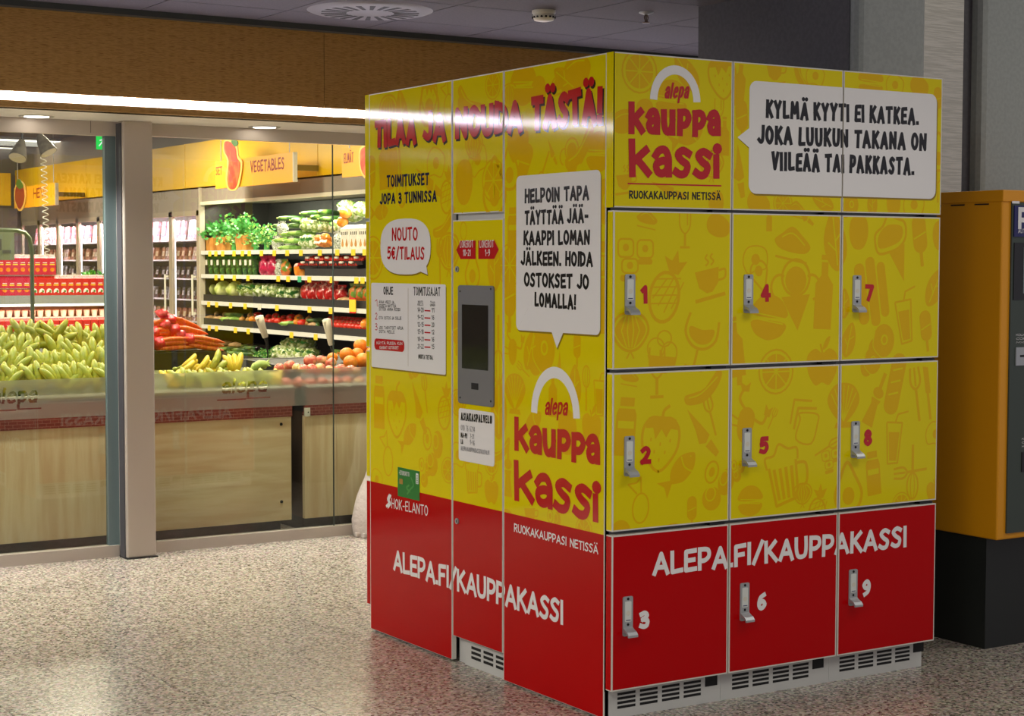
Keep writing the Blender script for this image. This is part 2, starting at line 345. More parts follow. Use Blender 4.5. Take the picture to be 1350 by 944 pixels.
# ---- food doodles in a unit box, f = filled, s = outline, y = yellow line over a fill
def cm(P, closed=True): return catmull(P, closed, 4)
D = {
 'apple': [('f', cm([(0, .2), (.2, .3), (.42, .15), (.4, -.2), (.2, -.48), (0, -.42), (-.2, -.48), (-.4, -.2), (-.42, .15), (-.2, .3)])), ('f', cm([(0, .28), (.1, .5), (.22, .55), (.14, .34)])), ('s', [(0, .2), (-.06, .4)], .05)],
 'lemon': [('s', ell(0, 0, .47, .47), .04, 1), ('f', ell(0, 0, .38, .38))]+[('y', [(0, 0), (.38*math.cos(a), .38*math.sin(a))], .03) for a in [k*PI/4 for k in range(8)]],
 'cup': [('f', [(-.4, .2), (.25, .28), (.22, -.05), (.05, -.24), (-.1, -.26), (-.3, -.14)]), ('s', cm([(.25, .2), (.42, .22), (.4, .04), (.22, 0)], False), .05), ('s', [(-.42, -.42), (.4, -.3)], .08), ('s', cm([(-.1, .32), (-.02, .4), (-.1, .48), (-.04, .56)], False), .04), ('s', cm([(.04, .33), (.12, .41), (.04, .5), (.1, .57)], False), .04)],
 'pineapple': [('s', ell(-.04, -.16, .26, .36), .05, 1), ('f', [(-.02, .2), (-.16, .42), (-.02, .36), (.06, .55), (.12, .36), (.26, .42), (.14, .2)])]+[('s', [(-.24+i*.12, -.38+.08*abs(i-2)), (-.04+i*.1, .12)], .02) for i in range(4)]+[('s', [(-.26, -.3+i*.12), (.2, -.2+i*.12)], .02) for i in range(4)],
 'onion': [('s', cm([(0, .32), (.28, .25), (.4, 0), (.22, -.28), (0, -.36), (-.22, -.28), (-.4, 0), (-.28, .25)]), .05, 1), ('f', cm([(-.02, .28), (.22, .2), (.34, 0), (.18, -.24), (0, -.32), (-.18, -.24), (-.34, 0), (-.22, .2)]))]+[('y', [(x*.5, .26), (x, 0), (x*.4, -.3)], .025) for x in (-.2, -.07, .07, .2)]+[('s', [(0, -.36), (-.08, -.5)], .03), ('s', [(0, -.36), (.08, -.5)], .03)],
 'wine': [('s', cm([(-.32, .42), (-.34, .1), (-.14, -.1), (.14, -.1), (.34, .1), (.32, .42)], False), .05), ('f', cm([(-.26, .2), (-.22, .04), (0, -.05), (.22, .04), (.26, .26), (0, .2)])), ('s', [(0, -.1), (0, -.45)], .05), ('s', [(-.2, -.47), (.2, -.47)], .05)],
 'goblet': [('s', cm([(-.18, .5), (-.17, .1), (0, -.1), (.17, .1), (.18, .5)], False), .04), ('s', [(.08, .45), (.08, .12)], .04), ('s', [(0, -.1), (0, -.42)], .07), ('s', [(-.16, -.46), (.16, -.46)], .06)],
 'scoops': [('s', ell(-.18, .1, .24, .24), .035, 1), ('s', ell(.2, .0, .22, .24), .035, 1), ('s', ell(.06, .32, .2, .18), .035, 1), ('f', [(-.42, -.04), (.42, -.12), (.34, -.4), (.1, -.48), (-.3, -.44)])],
 'cone': [('s', ell(0, .24, .26, .26), .04, 1), ('s', ell(-.3, .1, .16, .18, 12, 60, 260), .04), ('s', ell(.3, .1, .16, .18, 12, -80, 120), .04), ('f', [(-.27, -.04), (.27, 0), (.04, -.52)]), ('f', ell(0, .2, .2, .2))],
 'icecream': [('s', cm([(-.3, -.06), (-.36, .2), (-.2, .34), (-.1, .5), (.1, .46), (.26, .4), (.28, .18), (.14, .02), (-.1, -.06)]), .04, 1), ('f', cm([(-.25, 0), (-.28, .2), (-.1, .36), (.2, .34), (.16, .12)])), ('f', [(-.06, -.06), (.26, .08), (.26, -.5)])],
 'bottle': [('f', [(-.16, -.5), (.16, -.5), (.16, .12), (.06, .24), (.06, .42), (-.06, .42), (-.06, .24), (-.16, .12)]), ('f', [(-.07, .45), (.07, .45), (.07, .52), (-.07, .52)])],
 'ketchup': [('f', [(-.14, .3), (.14, .3), (.14, .44), (-.14, .44)]), ('f', [(-.2, -.5), (.2, -.5), (.2, .16), (.16, .26), (-.16, .26), (-.2, .16)]), ('y', [(-.16, 0), (.16, 0)], .12)],
 'strawberry': [('s', cm([(0, -.5), (-.3, -.2), (-.34, .12), (-.2, .3), (0, .3), (.2, .3), (.34, .12), (.3, -.2)]), .045, 1), ('f', [(-.3, .14), (-.26, .3), (0, .34), (.26, .3), (.32, .14), (.18, .16), (.1, .02), (0, .14), (-.1, -.02), (-.16, .16)]), ('s', cm([(0, .3), (.02, .42), (.12, .5)], False), .05)]+[('s', [(x, y), (x, y-.05)], .025) for x, y in ((-.18, 0), (0, -.06), (.18, 0), (-.1, -.18), (.1, -.18), (0, -.3))],
 'carrot': [('f', [(0, .5), (-.08, .1), (-.16, -.12), (-.04, -.2), (.1, -.14), (.07, .1)]), ('f', [(-.08, -.24), (.08, -.22), (.08, -.5), (-.02, -.52)])],
 'fork': [('s', [(0, .1), (.02, -.5)], .06), ('s', cm([(-.1, .5), (-.12, .22), (0, .1), (.12, .22), (.1, .5)], False), .05), ('s', [(0, .5), (0, .15)], .045)],
 'knife': [('f', [(-.05, .5), (.08, .46), (.09, -.02), (-.03, 0)]), ('s', [(.02, 0), (.03, -.5)], .06)],
 'fish': [('f', cm([(-.26, -.02), (-.1, .16), (.2, .22), (.46, .1), (.48, 0), (.3, -.16), (0, -.2), (-.2, -.1)])), ('f', [(-.22, 0), (-.5, .18), (-.42, 0), (-.5, -.2), (-.22, -.04)]), ('y', cm([(.22, .2), (.16, 0), (.24, -.18)], False), .03), ('y', [(.38, .06), (.4, .06)], .03)],
 'kiwi': [('s', ell(-.2, .22, .16, .22), .04, 1), ('f', ell(-.2, .22, .07, .1)), ('f', ell(.22, .14, .2, .28)), ('y', ell(.14, .2, .1, .15), .03, 1), ('f', ell(-.02, -.28, .24, .24)), ('y', ell(-.08, -.2, .12, .14), .03, 1)],
 'candy': [('s', ell(.06, -.12, .2, .3), .035, 1), ('s', [(-.06, .16), (-.3, .34), (-.1, .38), (0, .5), (.04, .18)], .035)],
 'sausage': [('f', cm([(-.46, -.2), (-.2, -.16), (.12, 0), (.36, .3), (.48, .2), (.3, -.12), (0, -.34), (-.4, -.38)])), ('y', cm([(-.36, -.24), (-.05, -.16), (.36, .16)], False), .03)],
 'lobster': [('f', cm([(0, .14), (.16, .02), (.14, -.3), (0, -.44), (-.14, -.3), (-.16, .02)])), ('s', cm([(-.08, .1), (-.22, .24), (-.16, .42)], False), .05), ('f', [(-.2, .36), (-.28, .5), (-.14, .46), (-.06, .54), (-.06, .38)]), ('s', cm([(.12, -.02), (.34, -.06), (.4, .12)], False), .05), ('f', [(.34, .08), (.34, .26), (.42, .18), (.5, .24), (.46, .06)]), ('s', [(-.14, -.1), (-.34, -.04)], .03), ('s', [(-.14, -.2), (-.34, -.2)], .03)],
 'mug': [('s', [(-.3, .16), (-.22, -.46), (.24, -.4), (.26, .2)], .05), ('s', cm([(.26, .14), (.46, .1), (.44, -.2), (.25, -.24)], False), .05), ('s', cm([(-.34, .14), (-.36, .32), (-.18, .34), (-.06, .5), (.12, .4), (.3, .38), (.3, .2)], False), .04)]+[('s', [(-.2+i*.12, .12), (-.15+i*.1, -.38)], .06) for i in range(4)],
 'toast': [('s', cm([(-.2, -.4), (-.16, .02), (-.2, .16), (.3, .2), (.34, -.02), (.24, -.44)]), .04, 1), ('s', [(-.3, -.2), (-.26, .26), (.26, .32)], .06), ('s', [(-.42, -.1), (-.4, .42), (.1, .46)], .05)],
 'shell': [('f', cm([(0, -.4), (-.3, -.2), (-.46, .1), (-.3, .38), (0, .46), (.3, .38), (.46, .1), (.3, -.2)])), ('f', [(-.2, -.38), (.2, -.38), (.26, -.5), (-.26, -.5)])]+[('y', [(0, -.36), (.4*math.sin(a), .08+.34*math.cos(a))], .025) for a in (-1.1, -.7, -.35, 0, .35, .7, 1.1)],
 'burger': [('f', cm([(-.46, .02), (-.4, .3), (-.15, .46), (.15, .46), (.4, .3), (.46, .02)])), ('f', cm([(-.44, -.1), (.44, -.1), (.38, -.36), (.1, -.48), (-.1, -.48), (-.38, -.36)])), ('y', [(-.4, .06), (.4, .0)], .03), ('y', [(-.4, -.06), (.4, -.12)], .03)],
 'sushi': [('s', rrect(-.46, -.06, .02, .4, .1), .04, 1), ('f', ell(-.26, .22, .08, .08)), ('s', rrect(.04, .46, .0, .38, .1), .04, 1), ('f', ell(.25, .2, .08, .08)), ('f', rrect(.06, .44, -.14, -.02, .05)), ('s', rrect(-.36, .06, -.32, -.02, .1), .04, 1), ('f', ell(-.15, -.16, .08, .08)), ('f', rrect(-.4, .04, -.5, -.36, .06))],
 'glass': [('s', [(-.2, .3), (-.12, -.48), (.14, -.46), (.2, .3), (-.2, .3)], .035), ('f', [(-.14, .12), (-.08, -.42), (.1, -.42), (.14, .12)]), ('s', [(.02, .3), (.08, .46), (.34, .52)], .035)],
 'donut': [('f', ell(.08, .06, .38, .44)), ('f', ell(-.2, -.16, .26, .3)), ('y', ell(.1, .08, .1, .12), .05, 1), ('y', cm([(-.24, .3), (-.3, -.1), (0, -.4)], False), .03)],
 'popsicle': [('f', rrect(-.18, .18, -.22, .5, .17)), ('y', [(-.16, .06), (.16, .16)], .03), ('s', [(0, -.2), (0, -.48)], .08)],
 'hotdog': [('f', rrect(-.28, -.08, -.44, .44, .09)), ('f', rrect(-.05, .13, -.5, .5, .08)), ('f', rrect(.16, .32, -.4, .4, .08))],
 'leaf': [('f', cm([(0, .5), (-.24, .1), (-.2, -.3), (0, -.5), (.22, -.26), (.22, .14)])), ('y', [(0, .4), (0, -.4)], .03), ('y', [(0, 0), (.16, .14)], .03), ('y', [(0, -.16), (-.16, 0)], .03)],
 'potato': [('f', cm([(0, .5), (-.3, .34), (-.36, -.1), (-.18, -.46), (.16, -.46), (.36, -.1), (.3, .36)]))],
 'pie': [('f', cm([(-.5, .06), (-.3, .2), (0, .34), (.3, .12), (.5, -.1), (.3, -.24), (-.3, -.14)])), ('y', cm([(-.3, .12), (0, .2), (.34, -.06)], False), .03), ('s', [(-.48, -.28), (.4, -.44)], .05)],
 'whisk': [('s', ell(.0, -.26, .14, .24), .035, 1), ('s', ell(0, -.26, .05, .24), .02, 1), ('s', [(0, 0), (0, .5)], .06)],
 'baguette': [('f', rrect(-.16, .16, -.5, .5, .15)), ('y', [(-.1, -.2), (.1, -.12)], .03), ('y', [(-.1, 0), (.1, .08)], .03), ('y', [(-.1, .2), (.1, .28)], .03)],
 'mill': [('f', [(-.14, -.5), (.14, -.5), (.08, -.1), (.12, .0), (-.12, .0), (-.08, -.1)]), ('f', ell(0, .12, .13, .1)), ('s', [(0, .2), (0, .5)], .08)],
 'avocado': [('s', cm([(0, .5), (-.2, .2), (-.36, -.16), (-.2, -.46), (.2, -.46), (.36, -.16), (.2, .2)]), .07, 1), ('f', ell(0, -.18, .16, .18))],
 'lime': [('f', cm([(-.48, 0), (-.3, .26), (0, .34), (.3, .26), (.48, 0), (.3, -.26), (0, -.34), (-.3, -.26)])), ('y', cm([(-.3, .14), (0, .2), (.3, .14)], False), .03)],
 'egg': [('s', cm([(-.46, .1), (-.2, .4), (.2, .34), (.46, .1), (.3, -.36), (-.1, -.3), (-.4, -.3)]), .04, 1), ('f', ell(0, 0, .16, .16))],
}
def doodle(items, face, nm, u, v, hpx, rot=0):
    cx, cz = face.pix(u, v); h = hpx*(face.w(cx, cz)-CAM).dot(FWD)/FPX
    def T(P):
        c, s_ = math.cos(R(rot)), math.sin(R(rot))
        return [(cx+h*(a*c-b*s_), cz+h*(a*s_+b*c)) for a, b in P]
    for it in D[nm]:
        if it[0] == 'f': fan(items, T(it[1]), DOO, 0)
        else:
            for poly in stroke(it[1], it[2], len(it) > 3, False): items.append((T(poly), DOO if it[0] == 's' else LINEY, 0 if it[0] == 's' else .6))

def base_at(root, loc):
    root.location = loc
    for c in root.children: c.matrix_parent_inverse = Matrix.Translation(-Vector(loc))
    return root
# ================================================================== STRUCTURE
def struct(name, q, parent=None, label=None):
    o = q.build(name, parent, None, label)
    if parent is None: o['kind'] = 'structure'
    return o
def granite():
    m = bpy.data.materials.new('speckled granite'); m.use_nodes = True; nt = m.node_tree; N = nt.nodes; L = nt.links; b = N['Principled BSDF']
    ge = N.new('ShaderNodeNewGeometry')
    v = N.new('ShaderNodeTexVoronoi'); v.inputs['Scale'].default_value = 115; L.new(ge.outputs['Position'], v.inputs['Vector'])
    s = N.new('ShaderNodeSeparateColor'); L.new(v.outputs['Color'], s.inputs[0])
    r = N.new('ShaderNodeValToRGB'); r.color_ramp.interpolation = 'CONSTANT'; cr = r.color_ramp
    cols = [(0, '50473a'), (.12, '84775f'), (.32, 'ab9d83'), (.55, 'b69a80'), (.72, 'c6b89c'), (.88, '947c62')]
    cr.elements[0].position = 0; cr.elements[0].color = lin(cols[0][1]); cr.elements[1].position = cols[1][0]; cr.elements[1].color = lin(cols[1][1])
    for p, c in cols[2:]: e = cr.elements.new(p); e.color = lin(c)
    n = N.new('ShaderNodeTexNoise'); n.inputs['Scale'].default_value = 60; n.inputs['Detail'].default_value = 5; L.new(ge.outputs['Position'], n.inputs['Vector'])
    mx = N.new('ShaderNodeMix'); mx.data_type = 'RGBA'; mx.blend_type = 'OVERLAY'; mx.inputs[0].default_value = .8
    L.new(s.outputs[0], r.inputs[0]); L.new(r.outputs[0], mx.inputs[6]); L.new(n.outputs['Color'], mx.inputs[7])
    h = N.new('ShaderNodeHueSaturation'); h.inputs['Saturation'].default_value = .55; L.new(mx.outputs[2], h.inputs['Color']); L.new(h.outputs[0], b.inputs['Base Color'])
    b.inputs['Roughness'].default_value = .22; b.inputs['Specular IOR Level'].default_value = .45
    return m
GRAN = granite(); JOINT = mat('floor joint', '4a443e', .7)
q = MB(); q.box((-9, -7, -.12), (5, 19, -.012), JOINT); floor = struct('floor', q)
q = MB(); q.box((-9, -7, -.0125), (5, -2.02, -.001), GRAN); q.box((-9, 3.78, -.0125), (5, 19, 0), GRAN); q.build('floor_slab', floor)
q = MB(); q.box((-9, -2.02, -.0125), (-4.2, 3.78, 0), GRAN); q.box((3.34, -2.02, -.0125), (5, 3.78, 0), GRAN); q.build('floor_slab', floor)
tm = {}
for j in range(10):
    y0 = -2.02+.58*j
    off = .29 if j % 2 else 0
    for i in range(14):
        x0 = -4.2+.58*i+off-(.29 if off else 0)*0
        x0 = -4.2+.58*i-(.29 if off else 0); x1 = x0+.58
        x0 = max(x0, -4.2); x1 = min(x1, 3.34)
        w = round(x1-x0, 3)
        if w < .05: continue
        if w not in tm:
            m = MB(); m.box((.002, .002, -.0125), (w-.002, .578, 0), GRAN); tm[w] = m.data('floor_tile')
        o = bpy.data.objects.new('floor_tile', tm[w]); COL.objects.link(o); o.parent = floor; o.location = (x0, y0, 0)
# hall ceiling
ZC = 2.625
q = MB(); q.box((-9, -7, ZC+.012), (1.375, 3.86, ZC+.12), CEILD); q.box((1.375, 1.13, ZC+.012), (1.95, 3.86, ZC+.12), CEILD); q.box((1.95, 1.705, ZC+.012), (5, 3.86, ZC+.12), CEILD); q.box((1.3, -7, 3.55), (5, 3.86, 3.65), CEILD); ceil = struct('ceiling', q)
m = MB(); m.box((.0035, .0035, 0), (.5715, .5715, .013), CEILM); cme = m.data('ceiling_tile')
for i in range(-12, 8):
    for j in range(-9, 2):
        x0, y0 = .225+.575*i, 2.28+.575*j
        if (x0 > 1.3 and y0 < 1.1) or (x0 > 1.9 and y0 < 1.7): continue
        o = bpy.data.objects.new('ceiling_tile', cme); COL.objects.link(o); o.parent = ceil; o.location = (x0, y0, ZC)
for nm_, a, b in (('trim_1', (-8, 3.2, 2.598), (3.8, 3.262, ZC)),):
    q = MB(); q.box(a, b, mat('dark grey trim', '3d413f', .5)); struct(nm_, q)
# vent, detector, sprinkler on the ceiling
t = thing('ceiling_diffuser', 'round metal swirl air diffuser with radial slots in the grey ceiling', 'vent')
vx, vy = AZ(488, 14, ZC).x, AZ(488, 14, ZC).y
GREYM = mat('diffuser grey', '6e696c', .5)
q = MB(); q.lathe([(.005, -.012), (.24, -.012), (.275, -.006), (.29, 0)], (vx, vy, ZC), GREYM, 40); q.build('diffuser_plate', t)
for k in range(22):
    a = 2*PI*k/22; q = MB(); d = Vector((math.cos(a), math.sin(a), 0)); n = Vector((-d.y, d.x, 0)); c = Vector((vx, vy, ZC-.0135))
    q.prism([c+d*.11+n*.008, c+d*.225+n*.013, c+d*.225-n*.013, c+d*.11-n*.008], (0, 0, .001), DARK); q.build('slot', t)
base_at(t, (vx, vy, ZC))
p = AZ(717, 14, ZC); t = thing('smoke_detector', 'cream round smoke detector on the grey ceiling above the lockers', 'smoke detector')
q = MB(); q.lathe([(.055, 0), (.055, -.012), (.05, -.018)], (p.x, p.y, ZC), OFFW, 24); q.build('base', t)
q = MB(); q.lathe([(.05, -.018), (.052, -.03), (.044, -.045), (.02, -.05), (.002, -.05)], (p.x, p.y, ZC), OFFW, 24); q.build('housing', t)
q = MB()
for k in range(16):
    a = 2*PI*k/16; q.box((p.x+.05*math.cos(a)-.004, p.y+.05*math.sin(a)-.004, ZC-.036), (p.x+.05*math.cos(a)+.004, p.y+.05*math.sin(a)+.004, ZC-.028), DARK)
q.build('grille', t); base_at(t, (p.x, p.y, ZC))
p = AZ(852, 16, ZC); t = thing('sprinkler', 'small metal fire sprinkler head under the grey ceiling', 'sprinkler')
SPR = mat('sprinkler brass', '6d5a4e', .35, .8)
q = MB(); q.lathe([(.034, 0), (.034, -.004), (.012, -.012)], (p.x, p.y, ZC), STEEL, 20); q.build('escutcheon', t)
q = MB(); q.tube([(p.x-.004, p.y, ZC-.01), (p.x-.012, p.y, ZC-.025), (p.x-.004, p.y, ZC-.045)], .003, SPR); q.tube([(p.x+.004, p.y, ZC-.01), (p.x+.012, p.y, ZC-.025), (p.x+.004, p.y, ZC-.045)], .003, SPR); q.tube([(p.x, p.y, ZC-.01), (p.x, p.y, ZC-.045)], .003, SPR); q.build('frame', t)
q = MB(); q.lathe([(.002, -.044), (.018, -.046), (.018, -.049), (.002, -.05)], (p.x, p.y, ZC), SPR, 14); q.build('deflector', t); base_at(t, (p.x, p.y, ZC))
# oak fascia
fas = MB(); fas.box((-8, 3.3, 2.16), (3.8, 3.36, 2.6), mat('fascia core', '4a3a20', .7)); fas = struct('wall_front', fas)
xs = [-8, -6.589, -4.189, -1.789, .611, 3.011, 3.8]
for a, b in zip(xs, xs[1:]):
    bx('veneer_panel', (a+.0015, 3.26, 2.229), (b-.0015, 3.3, 2.6), FASC, fas)
    bx('veneer_panel', (a+.0015, 3.26, 2.16), (b-.0015, 3.3, 2.189), FASC, fas)
bx('light_strip_channel', (-8, 3.268, 2.189), (3.8, 3.3, 2.229), OFFW, fas)
t = bx('light_strip', (-8, 3.259, 2.192), (3.8, 3.268, 2.227), emit('led strip', 'efeaff', 25))
tag(t, 'long white light line recessed in the oak fascia above the shop front', 'light')
q = MB(); q.box((-8, 3.3, 2.16), (3.8, 3.86, 2.2), mat('soffit cream', 'f6f0e6', .35)); struct('ceiling_soffit', q)
for nm, u, v in (('left', 49, 153), ('right', 345, 168)):
    p = AZ(u, v, 2.16); p.y = 3.7
    t = thing('downlight', 'round recessed downlight in the soffit '+('over the left window with the bananas' if nm == 'left' else 'over the right window, above the vegetables sign'), 'light')
    q = MB(); q.lathe([(.058, 0), (.076, -.004), (.084, 0)], (p.x, p.y, 2.159), ALU, 28); q.build('trim_ring', t)
    q = MB(); q.lathe([(.001, -.003), (.058, -.003), (.058, 0)], (p.x, p.y, 2.159), emit('downlight glow', 'fff2e0', 9), 24); q.build('diffuser', t)
    base_at(t, (p.x, p.y, 2.158))
    l = bpy.data.lights.new('downlight_beam', 'SPOT'); l.energy = 160; l.color = NEUT; l.spot_size = R(115); l.spot_blend = .8; l.shadow_soft_size = .05
    o = bpy.data.objects.new('downlight_beam', l); COL.objects.link(o); o.location = (p.x, p.y, 2.15); o.parent = t; o.matrix_parent_inverse = Matrix.Translation(-Vector((p.x, p.y, 2.158)))
for xx in (-1.86, -3.03, 1.66):
    l = bpy.data.lights.new('downlight_beam', 'SPOT'); l.energy = 160; l.color = NEUT; l.spot_size = R(115); l.spot_blend = .8; l.shadow_soft_size = .05
    o = bpy.data.objects.new('downlight_beam', l); COL.objects.link(o); o.location = (xx, 3.7, 2.15)
# shop front frame, column, glass
YG = 3.84
q = MB(); q.box((-8, YG-.03, 2.09), (-.249, YG+.02, 2.16), ALUF); q.box((-.107, YG-.03, 2.098), (3.8, YG+.02, 2.16), ALUF); tr = struct('trim_2', q)
bx('joint', (-.386, YG-.0305, 2.1), (-.384, YG-.03, 2.16), DARK, tr)
q = MB(); q.box((-8, YG-.03, 0), (-.262, YG+.03, .058), ALUF); q.box((-.107, YG-.02, 0), (1.06, YG+.03, .056), ALUF); q.box((1.062, YG-.02, 0), (3.8, YG+.03, .056), ALUF); struct('trim_3', q)
q = MB(); q.box((-.256, 3.71, .005), (-.107, 3.9, 2.16), ALUF, .006); colm = struct('column', q)
bx('foot', (-.262, 3.70, 0), (-.102, 3.9, .006), DARK, colm)
bx('side_channel', (-.262, 3.735, .006), (-.2561, 3.8, 2.15), mat('dark channel', '4b4a50', .5), colm)
GL = glassmat('clear glass', 'f0f4f0'); FR = frostmat()
def pane(name, x0, x1, stiles):
    w = MB(); w.box((x0, YG-.004, .056), (x1, YG+.004, 2.095), GL); w = struct(name, w)
    for a, b in stiles: bx('stile', (a, YG-.018, .056), (b, YG+.018, 2.095), TEAL, w)
    return w
w1 = pane('window_1', -2.2, -.262, [(-.312, -.256)]); w2 = pane('window_2', -.105, .94, [(-.105, -.086)]); w3 = pane('window_3', .9435, 2.6, []); w4 = pane('window_4', -5, -2.203, [])
bx('edge_seal', (.9405, YG-.006, .056), (.943, YG+.006, 2.095), mat('glass seal', '37423f', .4), w2)
bx('wall_right_end', (2.6, YG-.03, 0), (3.8, YG+.03, 2.16), ALUF)['kind'] = 'structure'
# frosted band with the shop name left clear
def band(w, x0, x1, z0, z1, lx=None):
    q = MB(); y = YG+.0065
    if lx is None: q.poly([(x0, y, z0), (x1, y, z0), (x1, y, z1), (x0, y, z1)], FR); q.build('frosted_band', w); return
    a, b, za, h = lx; its = []
    text(its, 'aleqa', (a, za), (b, za), h, .19, WHT, shear=.12)
    for p_ in stroke([(a-.02, za-h*.42), (b+.02, za-h*.36)], .007): its.append((p_, WHT, 0))
    X0, X1, Z0, Z1 = a-.04, b+.05, za-h*.6, za+h*1.25; X1 = min(X1, x1); s = .0035
    def ins(p, P):
        c = False; n = len(P)
        for i in range(n):
            (xa, ya), (xb, yb) = P[i-1], P[i]
            if (ya > p[1]) != (yb > p[1]) and p[0] < (xb-xa)*(p[1]-ya)/(yb-ya)+xa: c = not c
        return c
    its = [(P, min(p[0] for p in P), max(p[0] for p in P), min(p[1] for p in P), max(p[1] for p in P)) for P, _, _ in its]
    for r in ((x0, X0, z0, z1), (X1, x1, z0, z1), (X0, X1, z0, Z0), (X0, X1, Z1, z1)):
        if r[1]-r[0] > 1e-4: q.poly([(r[0], y, r[2]), (r[1], y, r[2]), (r[1], y, r[3]), (r[0], y, r[3])], FR)
    nz = int((Z1-Z0)/s); nx = int((X1-X0)/s); dz = (Z1-Z0)/nz; dx = (X1-X0)/nx
    for j in range(nz):
        z = Z0+dz*(j+.5); row = [t for t in its if t[3] <= z <= t[4]]; st = None
        for i in range(nx+1):
            x = X0+dx*(i+.5)
            hit = i == nx or any(t[1] <= x <= t[2] and ins((x, z), t[0]) for t in row)
            if not hit and st is None: st = i
            if hit and st is not None:
                xa, xb = X0+dx*st, X0+dx*i; q.poly([(xa, y, z-dz/2), (xb, y, z-dz/2), (xb, y, z+dz/2), (xa, y, z+dz/2)], FR); st = None
    q.build('frosted_band', w)
pz = AY(292, 520, YG); pz2 = AY(352, 518, YG)
band(w2, -.086, .94, .712, .906, (pz.x, pz2.x, .79, .075))
band(w3, .9435, 2.6, .712, .906)
pa = AY(-12, 530, YG); pb = AY(49, 524, YG)
band(w1, -2.2, -.312, .708, .898, (pa.x, pb.x, .785, .075)); band(w4, -5, -2.203, .708, .898)

# ================================================================== LOCKERS
FF = Face((0, -.038, 0), (1, 0, 0), (0, -1, 0)); LF = Face((0, 0, 0), (0, -1, 0), (-1, 0, 0)); BF = Face((1.445, 1.648, 0), (-1, 0, 0), (0, 1, 0))
XW = [0, .48, .967, 1.445]; ROWS = [(1.1315, 1.6337), (.6147, 1.120), (.100, .602)]; ZT = 2.129; ZP = 1.6436
FIT = []; TXT = []                       # doodles and lettering on the front
for a in [('pie', 853, 288, 34), ('goblet', 903, 303, 50), ('potato', 947, 298, 40, 75), ('sushi', 838, 340, 62), ('pineapple', 881, 378, 92, -12), ('cup', 936, 370, 62, 4), ('onion', 831, 436, 74), ('wine', 922, 450, 78, -16), ('scoops', 873, 465, 58), ('bottle', 970, 458, 78, 8),
          ('egg', 996, 342, 46, 20), ('avocado', 1002, 364, 40, 200), ('burger', 1014, 418, 62, -6), ('lemon', 1023, 490, 62), ('pie', 1045, 320, 62), ('cone', 1049, 388, 92), ('bottle', 1086, 386, 96, -3), ('apple', 1084, 478, 62), ('leaf', 1101, 318, 80, 8), ('carrot', 1060, 284, 40, 50), ('bottle', 1014, 290, 30),
          ('potato', 1132, 306, 46), ('icecream', 1176, 328, 86), ('popsicle', 1213, 318, 70, 8), ('hotdog', 1148, 385, 92, 9), ('glass', 1192, 418, 72, 8), ('donut', 1162, 452, 50), ('popsicle', 1221, 437, 56, 8), ('leaf', 1233, 378, 58, -28), ('leaf', 1119, 448, 48, -15), ('potato', 1240, 310, 40), ('leaf', 1113, 400, 40),
          ('pie', 830, 497, 30), ('goblet', 866, 492, 68), ('sausage', 927, 508, 66, 0), ('ketchup', 825, 560, 82, -5), ('strawberry', 871, 578, 88, -6), ('carrot', 925, 570, 80, 38), ('fork', 937, 548, 56, 16), ('fish', 895, 623, 72, 38), ('kiwi', 944, 640, 66, -20), ('candy', 842, 662, 66, -6), ('popsicle', 912, 676, 44), ('burger', 818, 700, 30), ('onion', 887, 700, 30),
          ('bottle', 975, 495, 26), ('lobster', 985, 548, 82, -14), ('burger', 989, 660, 42), ('mug', 1034, 626, 84, 8), ('toast', 1062, 556, 62, -10), ('shell', 1112, 533, 62), ('fork', 1090, 590, 46, -68), ('sushi', 1096, 606, 34, 10), ('pineapple', 1079, 668, 56), ('kiwi', 972, 620, 30), ('fork', 1018, 552, 30, -30), ('onion', 1058, 650, 40),
          ('mill', 1155, 526, 74, -26), ('baguette', 1180, 506, 82, -14), ('fork', 1208, 520, 72, 8), ('knife', 1222, 518, 72, 8), ('glass', 1178, 578, 70, -4), ('fork', 1200, 622, 60, 92), ('whisk', 1203, 622, 72), ('ketchup', 1151, 622, 62, 6), ('avocado', 1118, 642, 66, 4), ('apple', 1232, 645, 34), ('egg', 1234, 572, 40), ('lemon', 1188, 665, 34), ('donut', 1148, 478, 40),
          ('lemon', 843, 94, 60), ('strawberry', 952, 98, 66, 6), ('leaf', 905, 96, 60, 40), ('lime', 822, 160, 46, 20), ('potato', 850, 150, 40), ('burger', 885, 130, 52), ('goblet', 948, 150, 40), ('bottle', 955, 180, 50), ('cup', 825, 240, 40), ('carrot', 880, 250, 60, 70), ('potato', 944, 268, 34), ('fish', 905, 180, 60, 20), ('onion', 938, 215, 50),
          ('cup', 1023, 96, 40), ('sausage', 1060, 100, 46, -90), ('egg', 1075, 100, 34), ('bottle', 975, 110, 60, -6), ('popsicle', 978, 160, 56, 4), ('carrot', 975, 225, 70, 6), ('potato', 1000, 268, 40, 70), ('lemon', 1032, 268, 34), ('leaf', 1085, 267, 40, 70), ('pie', 1050, 275, 30),
          ('burger', 1148, 108, 44), ('egg', 1180, 112, 34), ('potato', 1212, 114, 34, 80), ('popsicle', 1236, 135, 40), ('avocado', 1237, 200, 50), ('leaf', 1150, 268, 36), ('potato', 1178, 268, 34), ('egg', 1205, 270, 40), ('donut', 1120, 272, 34), ('fork', 1236, 245, 44)]:
    doodle(FIT, FF, a[0], a[1], a[2], a[3], a[4] if len(a) > 4 else 0)
def T(items, face, s, a, b, h, th, m, **k): text(items, s, face.pix(*a), face.pix(*b), h, th, m, **k)
